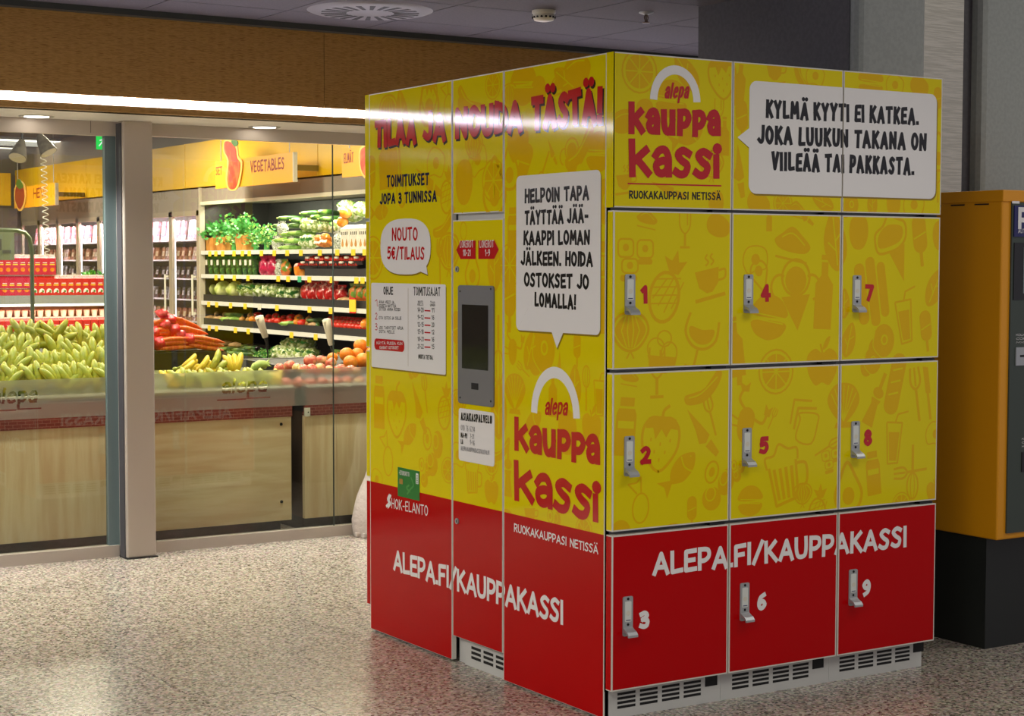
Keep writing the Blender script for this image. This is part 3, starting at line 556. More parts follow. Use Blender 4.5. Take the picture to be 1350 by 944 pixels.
def logo(items, face, ka, kb, h1, kc, kd, h2, al, ar, hal, arc):
    """arc handle of the bag, small name, two chunky words"""
    (cx, cz), rx, rz, w = arc
    for p_ in stroke(ell(cx, cz, rx, rz, 22, 0, 180), w, False, False): items.append((p_, WHT, 1.4))
    T(items, face, 'aleqa', al, ar, hal, .17, REDT, lay=3, shear=.2, lead=.05)
    T(items, face, 'kauppa', ka, kb, h1, .235, REDT, lay=3, jit=.03, lead=.035, seed=3)
    T(items, face, 'kassi', kc, kd, h2, .215, REDT, lay=3, jit=.02, lead=.04, seed=5)
def mid(f, a, b): p, q_ = f.pix(*a), f.pix(*b); return ((p[0]+q_[0])/2, (p[1]+q_[1])/2)
p0 = FF.pix(860, 131); p1 = FF.pix(919, 133); pt = FF.pix(889, 92)
logo(TXT, FF, (828, 177), (950, 180), .103, (829, 234), (949, 236), .122, (875, 130), (907, 130), .048, (mid(FF, (860, 132), (920, 134)), (p1[0]-p0[0])/2-.003, pt[1]-p0[1], .029))
T(TXT, FF, 'RUOKAKAUPPASI NETISSÄ', (829, 262), (950, 264), .026, .17, BLK, jit=.02)
for p_ in stroke([FF.pix(828, 242), FF.pix(950, 245)], .0045): TXT.append((p_, REDT, 2))
def bubble(items, P, tail, sh=(.005, -.006), lay=1.1):
    for d, m, l in (((sh[0], sh[1]), SHA, lay), ((0, 0), WHT, lay+.6)):
        Q = [(a+d[0], b+d[1]) for a, b in P]; fan(items, Q, m, l); items.append(([(a+d[0], b+d[1]) for a, b in tail], m, l))
BUBT = [('KYLMÄ KYYTI EI KATKEA.', (1009, 156), (1211, 165), .062), ('JOKA LUUKUN TAKANA ON', (998, 190), (1221, 199), .064), ('VIILEÄÄ TAI PAKKASTA.', (1016, 225), (1205, 231), .064)]
a0 = FF.pix(987, 106); a1 = FF.pix(1235, 262); 
BR = (FF.pix(987.5, 160)[0], FF.pix(1234.5, 160)[0], FF.pix(1100, 258.5)[1], FF.pix(1100, 114.5)[1])
bubble(TXT, rrect(*BR, .03), [FF.pix(990, 167), FF.pix(972, 181), FF.pix(990, 197)])
for s_, a, b, h in BUBT: T(TXT, FF, s_, a, b, h, .215, BLK, jit=.035, lead=.06, lay=3)
T(TXT, FF, 'ALEPA.FI/KAUPPAKASSI', (860, 760), (1195, 721), .078, .2, WHT, jit=.03, lead=.06)
NUM = [('1', 849, 388, .2), ('2', 851, 600, .46), ('3', 849, 817, .44), ('4', 1009, 386, .48), ('5', 1007, 587, .44), ('6', 1004, 793, .46), ('7', 1146, 386, .46), ('8', 1144, 577, .44), ('9', 1142, 775, .44)]
HPX = [(830, 389), (829, 602), (827, 813), (986, 388), (984, 590), (981, 794), (1129, 388), (1127, 580), (1124, 775)]
def side_for(face, off=.0): pass
def panel(name, x0, x1, z0, z1, y0, y1, m, parent, edge=.004, out=-1, label=None):
    """slab whose outer face (towards out*y) carries a colour field inside a white edge"""
    q = MB(); q.box((x0, y0, z0), (x1, y1, z1), EDGE); y = (y0 if out < 0 else y1)+out*.0004; P = [(x0+edge, y, z0+edge), (x1-edge, y, z0+edge), (x1-edge, y, z1-edge), (x0+edge, y, z1-edge)]
    q.poly(P if out < 0 else P[::-1], m); return q.build(name, parent, None, label)
def handle(face, c, parent):
    q = MB(); cx, cz = c; n = face.n; X = face.x
    def P(a, z, o): return face.w(cx+a, cz+z, o)
    def slab(P2, o0, o1, m):
        pts = [P(a, z, o0) for a, z in P2]; q.prism(pts, n*(o1-o0), m)
    slab(rrect(-.0195, .0195, -.062, .066, .006, 4), 0, .004, STEEL)
    slab(rrect(-.0125, .0125, -.016, .05, .003, 3), .004, .0055, LABW)
    slab(ell(0, .012, .008, .008, 12), .0055, .006, OFFW); slab(rrect(-.009, .009, -.012, -.0095, .0005, 2), .0055, .0062, NAVY)
    for z in (.058, -.025): slab(ell(0, z, .0045, .0045, 10), .004, .0052, DARK)
    prof = [(-.034, .004), (-.040, .012), (-.046, .026), (-.055, .034), (-.062, .034), (-.062, .03), (-.056, .028), (-.05, .018), (-.05, .004)]
    q.prism([P(-.0185, z, o) for z, o in prof], X*.037, STEEL)
    q.build('handle', parent)
def number(face, ch, c, parent, m):
    its = []; w = G[ch][0]; h = .06; cx, cz = c; tw = (w*.95+.26)*h
    text(its, ch, (cx-tw/2, cz-h/2), (cx+tw/2, cz-h/2), h, .26, m)
    emit_print(face, 'number', [(p, m_, 3) for p, m_, _ in its], (-9, 9, -9, 9), parent)
words = ['one, two and three', 'four, five and six', 'seven, eight and nine']
locs = ['nearest the corner, with the red logo words on its header', 'in the middle of the front, with the bubble tail on its header', 'at the right end of the front, beside the ticket machine']
def plinth(x0, x1, yf, out, cab):
    y1 = yf-out*.01; q = MB(); yb = yf-out*.55
    q.box((x0, yf, 0), (x1-.001, yf-out*.02, .092), CABW); q.box((x0+.005, yf-out*.02, .0), (x1-.005, yb, .09), GREYGAP)
    pl = q.build('plinth', cab)
    q = MB()
    for g in range(4):
        for k in range(4):
            a = x0+(.05+.09*g); z = .03+.0145*k; q.box((a, yf+out*.0006, z), (a+.072, yf-out*.001, z+.0085), DARK)
    q.build('vent_slots', pl)
    bx('notch', (x0+.41, yf+out*.0008, .055), (x0+.462, yf-out*.001, .0925), DARK, pl)
for c in range(3):
    cab = thing('locker_cabinet', 'yellow and red locker cabinet, its front doors numbered '+words[c], 'locker', 'front row of food lockers')
    x0, x1 = XW[c], XW[c+1]
    q = MB(); q.box((x0+.002, .0, .092), (x1-.002, .605, ZT-.004), GREYGAP); q.build('body', cab)
    plinth(x0 if c else .004, x1-(.025 if c == 2 else 0), 0, -1, cab)
    hp = panel('header_panel', x0+(.002 if c else 0), x1-.002, ZP, ZT, -.038, -.004, YEL, cab)
    r = (x0+.006, x1-.006, ZP+.004, ZT-.004)
    emit_print(FF, 'food_print', FIT, r, hp); emit_print(FF, 'lettering', TXT, (r[0]-.003, r[1]+.003, r[2], r[3]), hp)
    for k, (z0, z1) in enumerate(ROWS):
        m = RED if k == 2 else YEL
        d = panel('door', x0+.003, x1-.003, z0, z1, -.038, -.006, m, cab, .0045, label=('red' if k == 2 else 'yellow')+' locker door numbered '+str(c*3+k+1))
        r = (x0+.008, x1-.008, z0+.005, z1-.005)
        if k < 2: emit_print(FF, 'food_print', FIT, r, d)
        else: emit_print(FF, 'lettering', TXT, (r[0]-.003, r[1]+.003, r[2], r[3]), d)
        n_, u, v, _ = NUM[c*3+k]; number(FF, n_, FF.pix(u, v), d, WHT if k == 2 else REDT)
        handle(FF, FF.pix(*HPX[c*3+k]), d)
        if c == 0: bx('edge_wrap', (x0+.0015, -.034, z0+.004), (x0+.0032, -.0075, z1-.004), m, d)
        bx('hinge', (x1-.075, -.03, z1+.001), (x1-.012, -.004, z1+.008), BLKP, d)
    base_at(cab, (x0, 0, 0))
    if c == 0: CAB1 = cab
# ---- left side: prints
LIT = []; LTX = []
for a in [('onion', 512, 145, 60), ('leaf', 530, 150, 66, 12), ('avocado', 565, 130, 70, 10), ('candy', 590, 135, 60), ('strawberry', 566, 125, 60), ('bottle', 505, 215, 70, 4), ('whisk', 528, 228, 90, 6), ('carrot', 565, 240, 80, 60), ('egg', 575, 215, 50), ('pineapple', 590, 250, 60), ('fish', 500, 280, 50), ('potato', 515, 220, 60), ('sausage', 585, 290, 60), ('lemon', 492, 340, 60), ('fork', 580, 345, 60), ('onion', 592, 330, 70), ('popsicle', 490, 235, 60),
          ('ketchup', 500, 528, 74), ('strawberry', 523, 540, 74), ('carrot', 552, 537, 76, 28), ('fork', 561, 520, 50, 10), ('pineapple', 587, 535, 60), ('fish', 538, 576, 56, 34), ('kiwi', 570, 594, 66), ('candy', 510, 600, 64), ('lemon', 591, 620, 36), ('donut', 546, 485, 34), ('kiwi', 560, 622, 40), ('egg', 497, 632, 34), ('onion', 545, 636, 40),
          ('sausage', 620, 128, 60, -60), ('lemon', 650, 112, 40), ('egg', 630, 210, 50, 30), ('potato', 612, 240, 60), ('lemon', 651, 238, 60), ('avocado', 652, 245, 76), ('onion', 625, 190, 54), ('potato', 610, 140, 34),
          ('avocado', 623, 355, 50), ('leaf', 652, 350, 70), ('candy', 610, 300, 40), ('whisk', 657, 460, 90), ('popsicle', 602, 440, 60), ('onion', 604, 530, 50), ('leaf', 658, 540, 80), ('mug', 623, 628, 50), ('apple', 648, 645, 40), ('egg', 604, 600, 40), ('lemon', 648, 610, 36), ('sausage', 660, 590, 50),
          ('burger', 690, 110, 60), ('potato', 710, 125, 50), ('onion', 672, 125, 46), ('icecream', 740, 120, 60), ('lime', 760, 95, 70, 10), ('leaf', 745, 105, 60, 60), ('burger', 789, 200, 56), ('popsicle', 690, 222, 70, -30), ('whisk', 716, 226, 60, -30), ('cone', 754, 212, 60), ('apple', 683, 185, 60), ('sausage', 764, 187, 80, 10), ('avocado', 672, 220, 60), ('carrot', 728, 200, 40, 30), ('donut', 796, 270, 70),
          ('ketchup', 676, 300, 60), ('popsicle', 672, 400, 80), ('lobster', 676, 455, 60), ('donut', 714, 464, 70), ('leaf', 700, 460, 60, -20), ('popsicle', 761, 462, 46), ('shell', 679, 518, 56), ('fork', 690, 488, 34, 60), ('whisk', 773, 512, 60, 180), ('bottle', 729, 520, 60), ('carrot', 738, 482, 40), ('glass', 790, 520, 60), ('leaf', 758, 510, 60), ('bottle', 796, 400, 80), ('wine', 796, 330, 60), ('lemon', 672, 350, 60), ('potato', 748, 570, 60), ('fish', 700, 560, 60, 30), ('mill', 670, 620, 70), ('apple', 780, 560, 50), ('burger', 668, 690, 40), ('kiwi', 730, 690, 40), ('lemon', 770, 700, 40), ('cup', 700, 680, 40)]:
    doodle(LIT, LF, a[0], a[1], a[2], a[3], a[4] if len(a) > 4 else 0)
for m_, dx, dz, l in ((DRED, .008, -.008, 1), (REDT, 0, 0, 2)):
    kk = dict(lay=l, jit=.05, lead=.0, dx=dx, dz=dz)
    T(LTX, LF, 'TILAA', (494, 196), (549, 189), .108, .26, m_, seed=1, **kk); T(LTX, LF, 'JA', (558, 188), (588, 185), .110, .26, m_, seed=2, **kk)
    T(LTX, LF, 'NOUDA', (600, 184), (689, 174), .115, .26, m_, seed=3, **kk); T(LTX, LF, 'TÄSTÄ!', (700, 172), (795, 162), .118, .25, m_, seed=4, **kk)
T(LTX, LF, 'TOIMITUKSET', (510, 247), (566, 244), .047, .2, NAVT, jit=.03); T(LTX, LF, 'JOPA 3 TUNNISSA', (501, 270), (576, 266), .044, .21, NAVT, jit=.03)
c0, c1, c2, c3 = LF.pix(502, 325), LF.pix(568, 325), LF.pix(536, 288), LF.pix(536, 362)
bubble(LTX, [((c0[0]+c1[0])/2+(c1[0]-c0[0])/2*math.copysign(abs(math.cos(t_))**.75, math.cos(t_)), (c2[1]+c3[1])/2+(c2[1]-c3[1])/2*math.copysign(abs(math.sin(t_))**.75, math.sin(t_))) for t_ in [2*PI*k/36 for k in range(36)]], [LF.pix(552, 357), LF.pix(564, 362), LF.pix(562, 348)])
T(LTX, LF, 'NOUTO', (517, 318), (551, 317), .052, .18, REDT, lay=3, jit=.03); T(LTX, LF, '5€/TILAUS', (511, 342), (560, 343), .050, .18, REDT, lay=3, jit=.03)
# notice sheet
N0 = LF.pix(490, 450); N1 = LF.pix(588, 450); NT = LF.pix(540, 374)[1]; NB = LF.pix(540, 489)[1]
bubble(LTX, rrect(N0[0], N1[0], NB, NT, .008), [LF.pix(520, 480), LF.pix(540, 480), LF.pix(540, 470)])
for p_ in stroke([LF.pix(538.5, 380), LF.pix(538.5, 483)], .0015): LTX.append((p_, SHA, 3))
T(LTX, LF, 'OHJE', (506, 388.5), (518.5, 389), .032, .18, BLK, lay=3); T(LTX, LF, 'TOIMITUSAJAT', (545.5, 389.5), (581, 390.5), .033, .13, BLK, lay=3, lead=.06)
for s_, y_ in (('1', 404), ('2', 421.5), ('3', 435.5)): T(LTX, LF, s_, (495, y_), (498, y_), .028, .12, REDT, lay=3)
SM = dict(lay=3, lead=.1)
for s_, y_, e in (('AVAA VIESTI JA', 400, 520), ('KOSKETA NÄYTTÖÄ', 405, 522.5), ('SITTEN ANNA KOODI', 409.5, 528), ('OTA OSTOS JA SULJE', 421, 529.5), ('JOS TARVITSET APUA', 434, 532), ('SOITA MEILLE', 439, 520.5)):
    T(LTX, LF, s_, (500, y_), (e, y_+.8), .0125, .15, BLK, **SM)
fan(LTX, rrect(LF.pix(494, 455)[0], LF.pix(533.5, 455)[0], LF.pix(514, 462.5)[1], LF.pix(514, 447.5)[1], .018), REDT, 3)
T(LTX, LF, 'KÄYTÄ PUSSIA KUN', (497, 454), (531, 455), .012, .16, WHT, lay=4, lead=.1); T(LTX, LF, 'KANNAT OSTOKSET', (501, 460), (526, 460.5), .012, .16, WHT, lay=4, lead=.1)
T(LTX, LF, 'NOUTO', (551.5, 399.5), (558, 399.6), .009, .15, BLK, **SM); T(LTX, LF, 'TILAA', (567.5, 400), (574, 400.2), .009, .15, BLK, **SM)
T(LTX, LF, 'KELLO', (551, 403), (558.5, 403.2), .009, .15, BLK, **SM); T(LTX, LF, 'ENNEN', (567.5, 403.8), (574, 404), .009, .15, BLK, **SM)
for i_, (s_, t_) in enumerate((('14-20', '11'), ('9-12', '16'), ('12-15', '20'), ('15-18', '12'), ('18-21', '16'), ('21-22', '15'))):
    y_ = 411.5+9.6*i_; T(LTX, LF, s_, (551, y_), (559, y_+.3), .018, .13, BLK, **SM); T(LTX, LF, t_, (569.5, y_+.6), (573, y_+.7), .018, .13, BLK, **SM)
    for p_ in stroke([LF.pix(560.5, y_-2), LF.pix(567.5, y_-1.6)], .005): LTX.append((p_, REDT, 3))
T(LTX, LF, 'MUUTA TIETOA.', (552, 473), (571.5, 474.5), .017, .19, BLK, lay=3)
# lower red part: HOK-ELANTO, address line
for pp in ([(512, 667), (516, 662), (512, 656)], [(513, 660), (511, 663), (514, 652)]): pass
for P_ in (catmull([LF.pix(510, 667), LF.pix(513, 663), LF.pix(511.5, 658), LF.pix(513.5, 653)]), catmull([LF.pix(512, 668.5), LF.pix(515, 664), LF.pix(513.2, 659), LF.pix(515.3, 653.6)])):
    for p_ in stroke(P_, .010): LTX.append((p_, WHT, 2))
T(LTX, LF, 'HOK-ELANTO', (516.5, 670), (564.5, 680.5), .040, .11, WHT, lead=.12)
T(LTX, LF, 'ALEPA.FI/KAUPPAKASSI', (519, 752), (743, 824), .084, .19, WHT, jit=.03, lead=.04)
# tall bubble and the logo on the near side panel
q0, q1 = LF.pix(681, 330)[0], LF.pix(792, 330)[0]; zb_, zt_ = LF.pix(736, 438.5)[1], LF.pix(736, 228)[1]
bubble(LTX, rrect(q0, q1, zb_, zt_, .022), [LF.pix(727, 436), LF.pix(734.5, 459), LF.pix(743, 438)])
for s_, a, b in (('HELPOIN TAPA', (692, 268.5), (777, 264)), ('TÄYTTÄÄ JÄÄ-', (692, 297), (776, 294)), ('KAAPPI LOMAN', (690.5, 323.5), (778, 323)), ('JÄLKEEN. HOIDA', (687, 350), (782, 352)), ('OSTOKSET JO', (691, 378), (777, 382)), ('LOMALLA!', (705, 404.5), (760, 408.5))):
    T(LTX, LF, s_, a, b, .05, .22, BLK, lay=3, jit=.03, lead=.05)
p0 = LF.pix(704.5, 544); p1 = LF.pix(760.5, 552); pt = LF.pix(732, 491)
logo(LTX, LF, (678.5, 594), (791.5, 614), .118, (678.5, 660), (790, 690), .142, (718, 547), (748, 548), .054, (mid(LF, (704.5, 544), (760.5, 552)), abs(p1[0]-p0[0])/2, pt[1]-(p0[1]+p1[1])/2, .038))
T(LTX, LF, 'RUOKAKAUPPASI NETISSÄ', (678, 701), (789, 731), .030, .16, WHT, jit=.02)
def lpanel(name, y0, y1, z0, z1, parent, zred=.600, edge=.004, x0=0, x1=.018, label=None):
    q = MB(); q.box((x0, y0, z0), (x1, y1, z1), EDGE); x = x0-.0004
    def qd(a, b, c, d, m): q.poly([(x, b, c), (x, a, c), (x, a, d), (x, b, d)], m)
    zs = zred if z0 < zred < z1 else None
    if zs: qd(y0+edge, y1-edge, z0+edge*.3, zs, RED); qd(y0+edge, y1-edge, zs, z1-edge, YEL)
    else: qd(y0+edge, y1-edge, z0+edge, z1-edge, YEL)
    o = q.build(name, parent, None, label); r = (-(y1-edge), -(y0+edge), z0+edge*.3, z1-edge)
    emit_print(LF, 'food_print', [i for i in LIT], (r[0], r[1], max(r[2], zred), r[3]), o); emit_print(LF, 'lettering', LTX, r, o)
    return o
sp = lpanel('side_panel', 0, .608, .006, ZT, CAB1); sp2 = None
bx('side_return', (-.0005, -.038, ZP), (.004, 0, ZT), YEL, CAB1)
for o in (sp,): o.matrix_parent_inverse = Matrix.Translation(-Vector((0, 0, 0)))
# terminal column
tc = thing('locker_terminal', 'narrow yellow and red terminal column with a dark touch screen', 'terminal')
bx('body', (.022, .615, .1), (1.44, .958, ZT-.004), CABW, tc)
lpanel('header_panel', .6135, .9605, 1.645, ZT, tc)
td = lpanel('door', .6135, .9605, .1, 1.622, tc)
q = MB(); q.box((.03, .62, 0), (.06, .962, .094), CABW); q.box((.02, .62, 0), (.03, .905, .09), CABW); pl = q.build('plinth', tc)
q = MB()
for g in range(3):
    for k in range(3): q.box((.0193, .86-.085*g-.066, .03+.018*k), (.0201, .86-.085*g, .04+.018*k), DARK)
q.build('vent_slots', pl)
def lbox(name, u0, u1, v0, v1, o0, o1, m, parent, r=.006, label=None):
    a, b = LF.pix(u0, (v0+v1)/2)[0], LF.pix(u1, (v0+v1)/2)[0]; um = (u0+u1)/2; z1, z0 = LF.pix(um, v0)[1], LF.pix(um, v1)[1]
    q = MB(); q.prism([LF.w(x_, z_, o0) for x_, z_ in rrect(a, b, z0, z1, r, 4)], LF.n*(o1-o0), m); return q.build(name, parent, None, label)
lbox('screen_plate', 605.5, 652.5, 376.5, 534, .001, .006, mat('grey metal plate', '84858a', .35, .4), td, .012, 'grey metal screen plate')
lbox('screen', 611, 645.5, 402, 487, .006, .0068, mat('screen glass', '100c0c', .08), td, .002, 'dark touch screen')
lbox('reader', 623.5, 632.5, 505, 513.5, .006, .0072, DARK, td, .001, 'small black code reader')
for u, v in ((608.5, 384), (649, 381), (608.5, 524), (649, 529)): 
    c = LF.pix(u, v); q = MB(); q.prism([LF.w(a, b, .006) for a, b in ell(c[0], c[1], .004, .004, 8)], LF.n*.001, DARK); q.build('screw', td)
nc = lbox('notice_card', 605.5, 652.5, 541, 611, .001, .0025, WHT, td, .012, 'white customer service card')
its = []
def T2(s_, a, b, h, th, m): T(its, LF, s_, a, b, h, th, m, lay=9)
T2('ASIAKASPALVELU', (608.5, 554), (649.5, 559), .029, .2, BLK); T2('010 76 6214', (608.5, 567), (627, 570), .02, .08, SHA if 0 else mat('grey ink', '77777c', .4)); GI = MATS['grey ink']
T2('MA-PE', (608.5, 576.5), (617, 578), .018, .2, BLK); T2('7-21', (620.5, 578), (626, 579), .018, .1, GI); T2('LA', (608.5, 585), (611.5, 585.5), .018, .2, BLK); T2('9-16', (620.5, 586), (627, 587.5), .018, .1, GI)
T2('ALEPA.KAUPPAKASSI/ALEPA.FI', (608.5, 593.5), (646, 600), .016, .12, GI)
emit_print(LF, 'lettering', its, (-9, 9, 0, 3), nc, .0008)
for s_, dirn, a0_, a1_, num, t0, t1, n0, n1 in (('LOKEROT', -1, 602, 627.5, '10-21', 607, 624.5, 611, 621), ('LOKEROT', 1, 631, 658, '1-9', 633, 651.5, 640, 646.5)):
    its = []; x0_, x1_ = LF.pix(a0_, 329)[0], LF.pix(a1_, 329)[0]; z0_, z1_ = LF.pix(630, 341.5)[1], LF.pix(630, 317)[1]; zc = (z0_+z1_)/2; dd = .03
    P_ = [(x0_+dd, z0_), (x1_, z0_), (x1_, z1_), (x0_+dd, z1_), (x0_, zc)] if dirn < 0 else [(x0_, z0_), (x1_-dd, z0_), (x1_, zc), (x1_-dd, z1_), (x0_, z1_)]
    fan(its, P_, REDT, 2); T(its, LF, s_, (t0, 326.6), (t1, 326.2), .026, .1, WHT, lay=3); T(its, LF, num, (n0, 337.5), (n1, 337.5), .024, .13, WHT, lay=3)
    emit_print(LF, 'arrow_sticker', its, (-9, 9, 0, 3), td, .001)
for v in (355, 687):
    c = LF.pix(603.5, v); q = MB(); q.prism([LF.w(a, b, 0) for a, b in ell(c[0], c[1], .011, .011, 14)], LF.n*.006, STEEL); q.prism([LF.w(a, b, .006) for a, b in ell(c[0], c[1], .003, .006, 8)], LF.n*.001, DARK); q.build('lock', td)
base_at(tc, (.7, .787, 0))
# back row of lockers (their doors face the shop front and mirror in its glass)
BTX = []; BFT = []
def mirror(items): return items
for its_, out in ((FIT, BFT), (TXT, BTX)): out += its_
for c in range(3):
    cab = thing('locker_cabinet', 'back row locker cabinet '+['at the right end, facing the shop front', 'in the middle, facing the shop front', 'with the pickup notice sheet on its yellow side'][c], 'locker', 'back row of food lockers')
    a, b = XW[c], XW[c+1]; x1, x0 = 1.445-a, 1.445-b
    bx('body', (x0+.002+(.02 if c == 2 else 0), .966, .092), (x1-.002, 1.61, ZT-.004), GREYGAP, cab)
    hp = panel('header_panel', x0+.002, x1-.002, ZP, ZT, 1.614, 1.648, YEL, cab, out=1)
    r = (a+.006, b-.006, ZP+.004, ZT-.004); emit_print(BF, 'food_print', BFT, r, hp); emit_print(BF, 'lettering', BTX, r, hp)
    plinth(x0+.004, x1-.004, 1.6, 1, cab)
    for k, (z0, z1) in enumerate(ROWS):
        m = RED if k == 2 else YEL
        d = panel('door', x0+.003, x1-.003, z0, z1, 1.616, 1.648, m, cab, .0045, out=1); r = (a+.008, b-.008, z0+.005, z1-.005)
        if k < 2: emit_print(BF, 'food_print', BFT, r, d)
        else: emit_print(BF, 'lettering', BTX, r, d)
        handle(BF, FF.pix(*HPX[c*3+k]), d)
        if c == 2: bx('edge_wrap', (x0+.0015, 1.618, z0+.004), (x0+.0035, 1.644, z1-.004), m, d)
    if c == 2:
        sp = lpanel('side_panel', .9655, 1.612, .008, ZT, cab); bx('side_return', (0, 1.612, ZP), (.004, 1.648, ZT), YEL, cab)
    base_at(cab, (x0, 1.0, 0))
# green card sticker of the side
g = lbox('card_sticker', 525, 553.5, 618.5, 657, .001, .0022, GREENC, sp, .002, 'green bonus card picture'); g.matrix_parent_inverse = Matrix()
its = []
T(its, LF, '-ETUKORTTI', (527, 625.5), (540.5, 628.5), .017, .13, WHT, lay=9); fan(its, rrect(LF.pix(527.5, 635)[0], LF.pix(532, 635)[0], LF.pix(529, 638)[1], LF.pix(529, 631)[1], .003), mat('chip gold', 'c39a52', .3, .6), 9)
fan(its, rrect(LF.pix(549.3, 630)[0], LF.pix(552.6, 630)[0], LF.pix(551, 638)[1], LF.pix(551, 624)[1], .003), WHT, 9)
for k in range(4):
    c = LF.pix(551, 627.3+k*3); fan(its, ell(c[0], c[1], .004, .0035, 8), GREENC, 10)
for P_ in ([(538, 651), (542, 645), (546, 640), (543, 630)], [(541, 648), (537, 643), (540, 640)]):
    for p_ in stroke(catmull([LF.pix(*x_) for x_ in P_]), .008): its.append((p_, mat('leaf green', '4a9a4a', .3), 9))
emit_print(LF, 'card_print', its, (-9, 9, 0, 3), sp, .0005)

# ================================================================== RIGHT BACKGROUND AND TICKET MACHINE
t = thing('ticket_machine', 'orange-yellow parking ticket machine on a black base at the right edge', 'ticket machine')
MX, MY = 1.82, .01
bx('base', (1.829, .072, 0), (2.6, .62, .43), MBASE, t)
bx('housing', (MX, MY+.004, .426), (2.62, .64, 1.741), MYEL, t, .006)
bx('top_rim', (MX-.003, MY-.002, 1.70), (2.623, .642, 1.744), MYEL, t, .003)
bx('front_panel', (1.866, MY-.003, .45), (2.58, MY+.02, 1.698), OLIVE, t)
for k in range(4): bx('vent_slit', (MX-.0015, .08+.12*k, 1.690), (MX+.01, .15+.12*k, 1.695), DARK, t)
def fbx(name, u0, u1, v0, v1, o, m, lab=None):
    a, b = AY(u0, v0, MY), AY(u1, v1, MY); return bx(name, (a.x, MY-.003-o, b.z), (b.x, MY-.003, a.z), m, t, 0, lab)
sg = fbx('sign', 1336, 1400, 271, 313, .004, NAVY, 'navy sign with a white letter P')
MF = Face((0, MY-.0075, 0), (1, 0, 0), (0, -1, 0)); its = []
T(its, MF, 'P', (1342, 302), (1360, 302), .082, .22, WHT, lay=1); T(its, MF, 'AUTOMAATTI', (1342, 307.5), (1372, 306.5), .016, .12, WHT, lay=1)
emit_print(MF, 'lettering', its, (-9, 9, 0, 3), sg, .0003)
fbx('label', 1333.5, 1343, 265, 268.5, .001, WHT); fbx('display_frame', 1336, 1420, 320, 394, .003, BLKP); fbx('display', 1348, 1410, 326, 386, .004, mat('display grey', '707a7c', .2))
fbx('coin_slot_plate', 1338, 1362, 458, 481, .004, STEEL); fbx('coin_slot', 1343, 1360, 468, 470, .005, DARK); fbx('card_slot', 1346, 1370, 596, 620, .003, BLKP)
MF2 = Face((0, MY-.0035, 0), (1, 0, 0), (0, -1, 0)); its = []
for k in range(3): T(its, MF2, ('KOLIKOT', 'COINS', 'MYNT')[k], (1339.5, 443+5*k), (1358, 442.6+5*k), .008, .12, WHT, lay=1)
for k in range(3): T(its, MF2, ('KORTTI', 'CARD', 'KORT')[k], (1347, 580+5*k), (1365, 579.6+5*k), .008, .12, WHT, lay=1)
emit_print(MF2, 'lettering', its, (-9, 9, 0, 3), t, .0003)
base_at(t, (2.2, .34, 0))
GRY_SHADED = mat('grey cladding shaded', '4a484a', .55, c2='525052', scale=50); GRY_LIT = mat('grey cladding', 'a0a59e', .5, c2='989d96', scale=60)  # same column cladding: shade on its side and light on its front set by colour
CY = .71; cx = [AY(u, 60, CY).x for u in (1131, 1222, 1275, 1293)]
q = MB(); q.box((cx[0], CY+.05, 0), (2.7, 1.74, 3.5), GRY_SHADED); q.box((cx[0]+.004, CY, 0), (cx[1], CY+.16, 3.5), GRY_LIT, .028); struct('wall_right', q)
q = MB(); q.box((cx[1], CY+.02, 0), (cx[2], CY+.3, 3.5), mat('brushed steel column', 'c9c4b2', .25, .8, c2='b4b09e', scale=30, stretch=(.3, .3, 8))); struct('trim_4', q)
q = MB(); q.box((cx[2], CY+.12, 0), (cx[3]+.03, CY+.3, 3.5), DARK); q.box((cx[3], CY-.01, 0), (4.9, CY+.3, 3.5), GRY_LIT, .03); struct('trim_5', q)
# the white bag behind the lockers
def bag():
    rnd = random.Random(4); bm = MB(); n = 28; k = 14; V = []
    p_ = AZ(463, 706, 0); BX, BY = p_.x+.155, p_.y-.06
    for j in range(k+1):
        f = j/k; z = .0+.62*f
        r = .135*(1-.12*f-.55*f**3)+.02*math.sin(f*8)
        for i in range(n):
            a = 2*PI*i/n; rr = r*(1+.09*math.sin(5*a+2*f)+.05*math.sin(11*a-3*f)+rnd.uniform(-.02, .02))
            V.append((BX+.05*f+rr*math.cos(a)*1.1, BY+rr*math.sin(a)*.8, z+.006*math.sin(7*a)))
    bm.mesh(V, [(j*n+i, j*n+(i+1) % n, (j+1)*n+(i+1) % n, (j+1)*n+i) for j in range(k) for i in range(n)], mat('white plastic film', 'd3c8c0', .35, bump=.6, bscale=40), True)
    bm.mesh(V[-n:], [tuple(range(n))], MATS['white plastic film'])
    t = thing('plastic_bag', 'crumpled white plastic bag standing on the floor behind the lockers', 'bag')
    bm.build('bag_body', t); q = MB(); q.tube([(BX+.05, BY, .6), (BX+.06, BY, .66), (BX+.09, BY, .72), (BX+.07, BY-.02, .76)], [.04, .022, .05, .01], MATS['white plastic film'], 10); q.build('knot', t)
    q = MB()
    for i in range(12):
        a = 2*PI*i/12; q.box((BX+.14*math.cos(a)-.02, BY+.1*math.sin(a)-.015, 0), (BX+.14*math.cos(a)+.02, BY+.1*math.sin(a)+.015, .025), MATS['white plastic film'], .006)
    q.build('crumpled_hem', t, kind='stuff'); base_at(t, (BX, BY, 0))
bag()

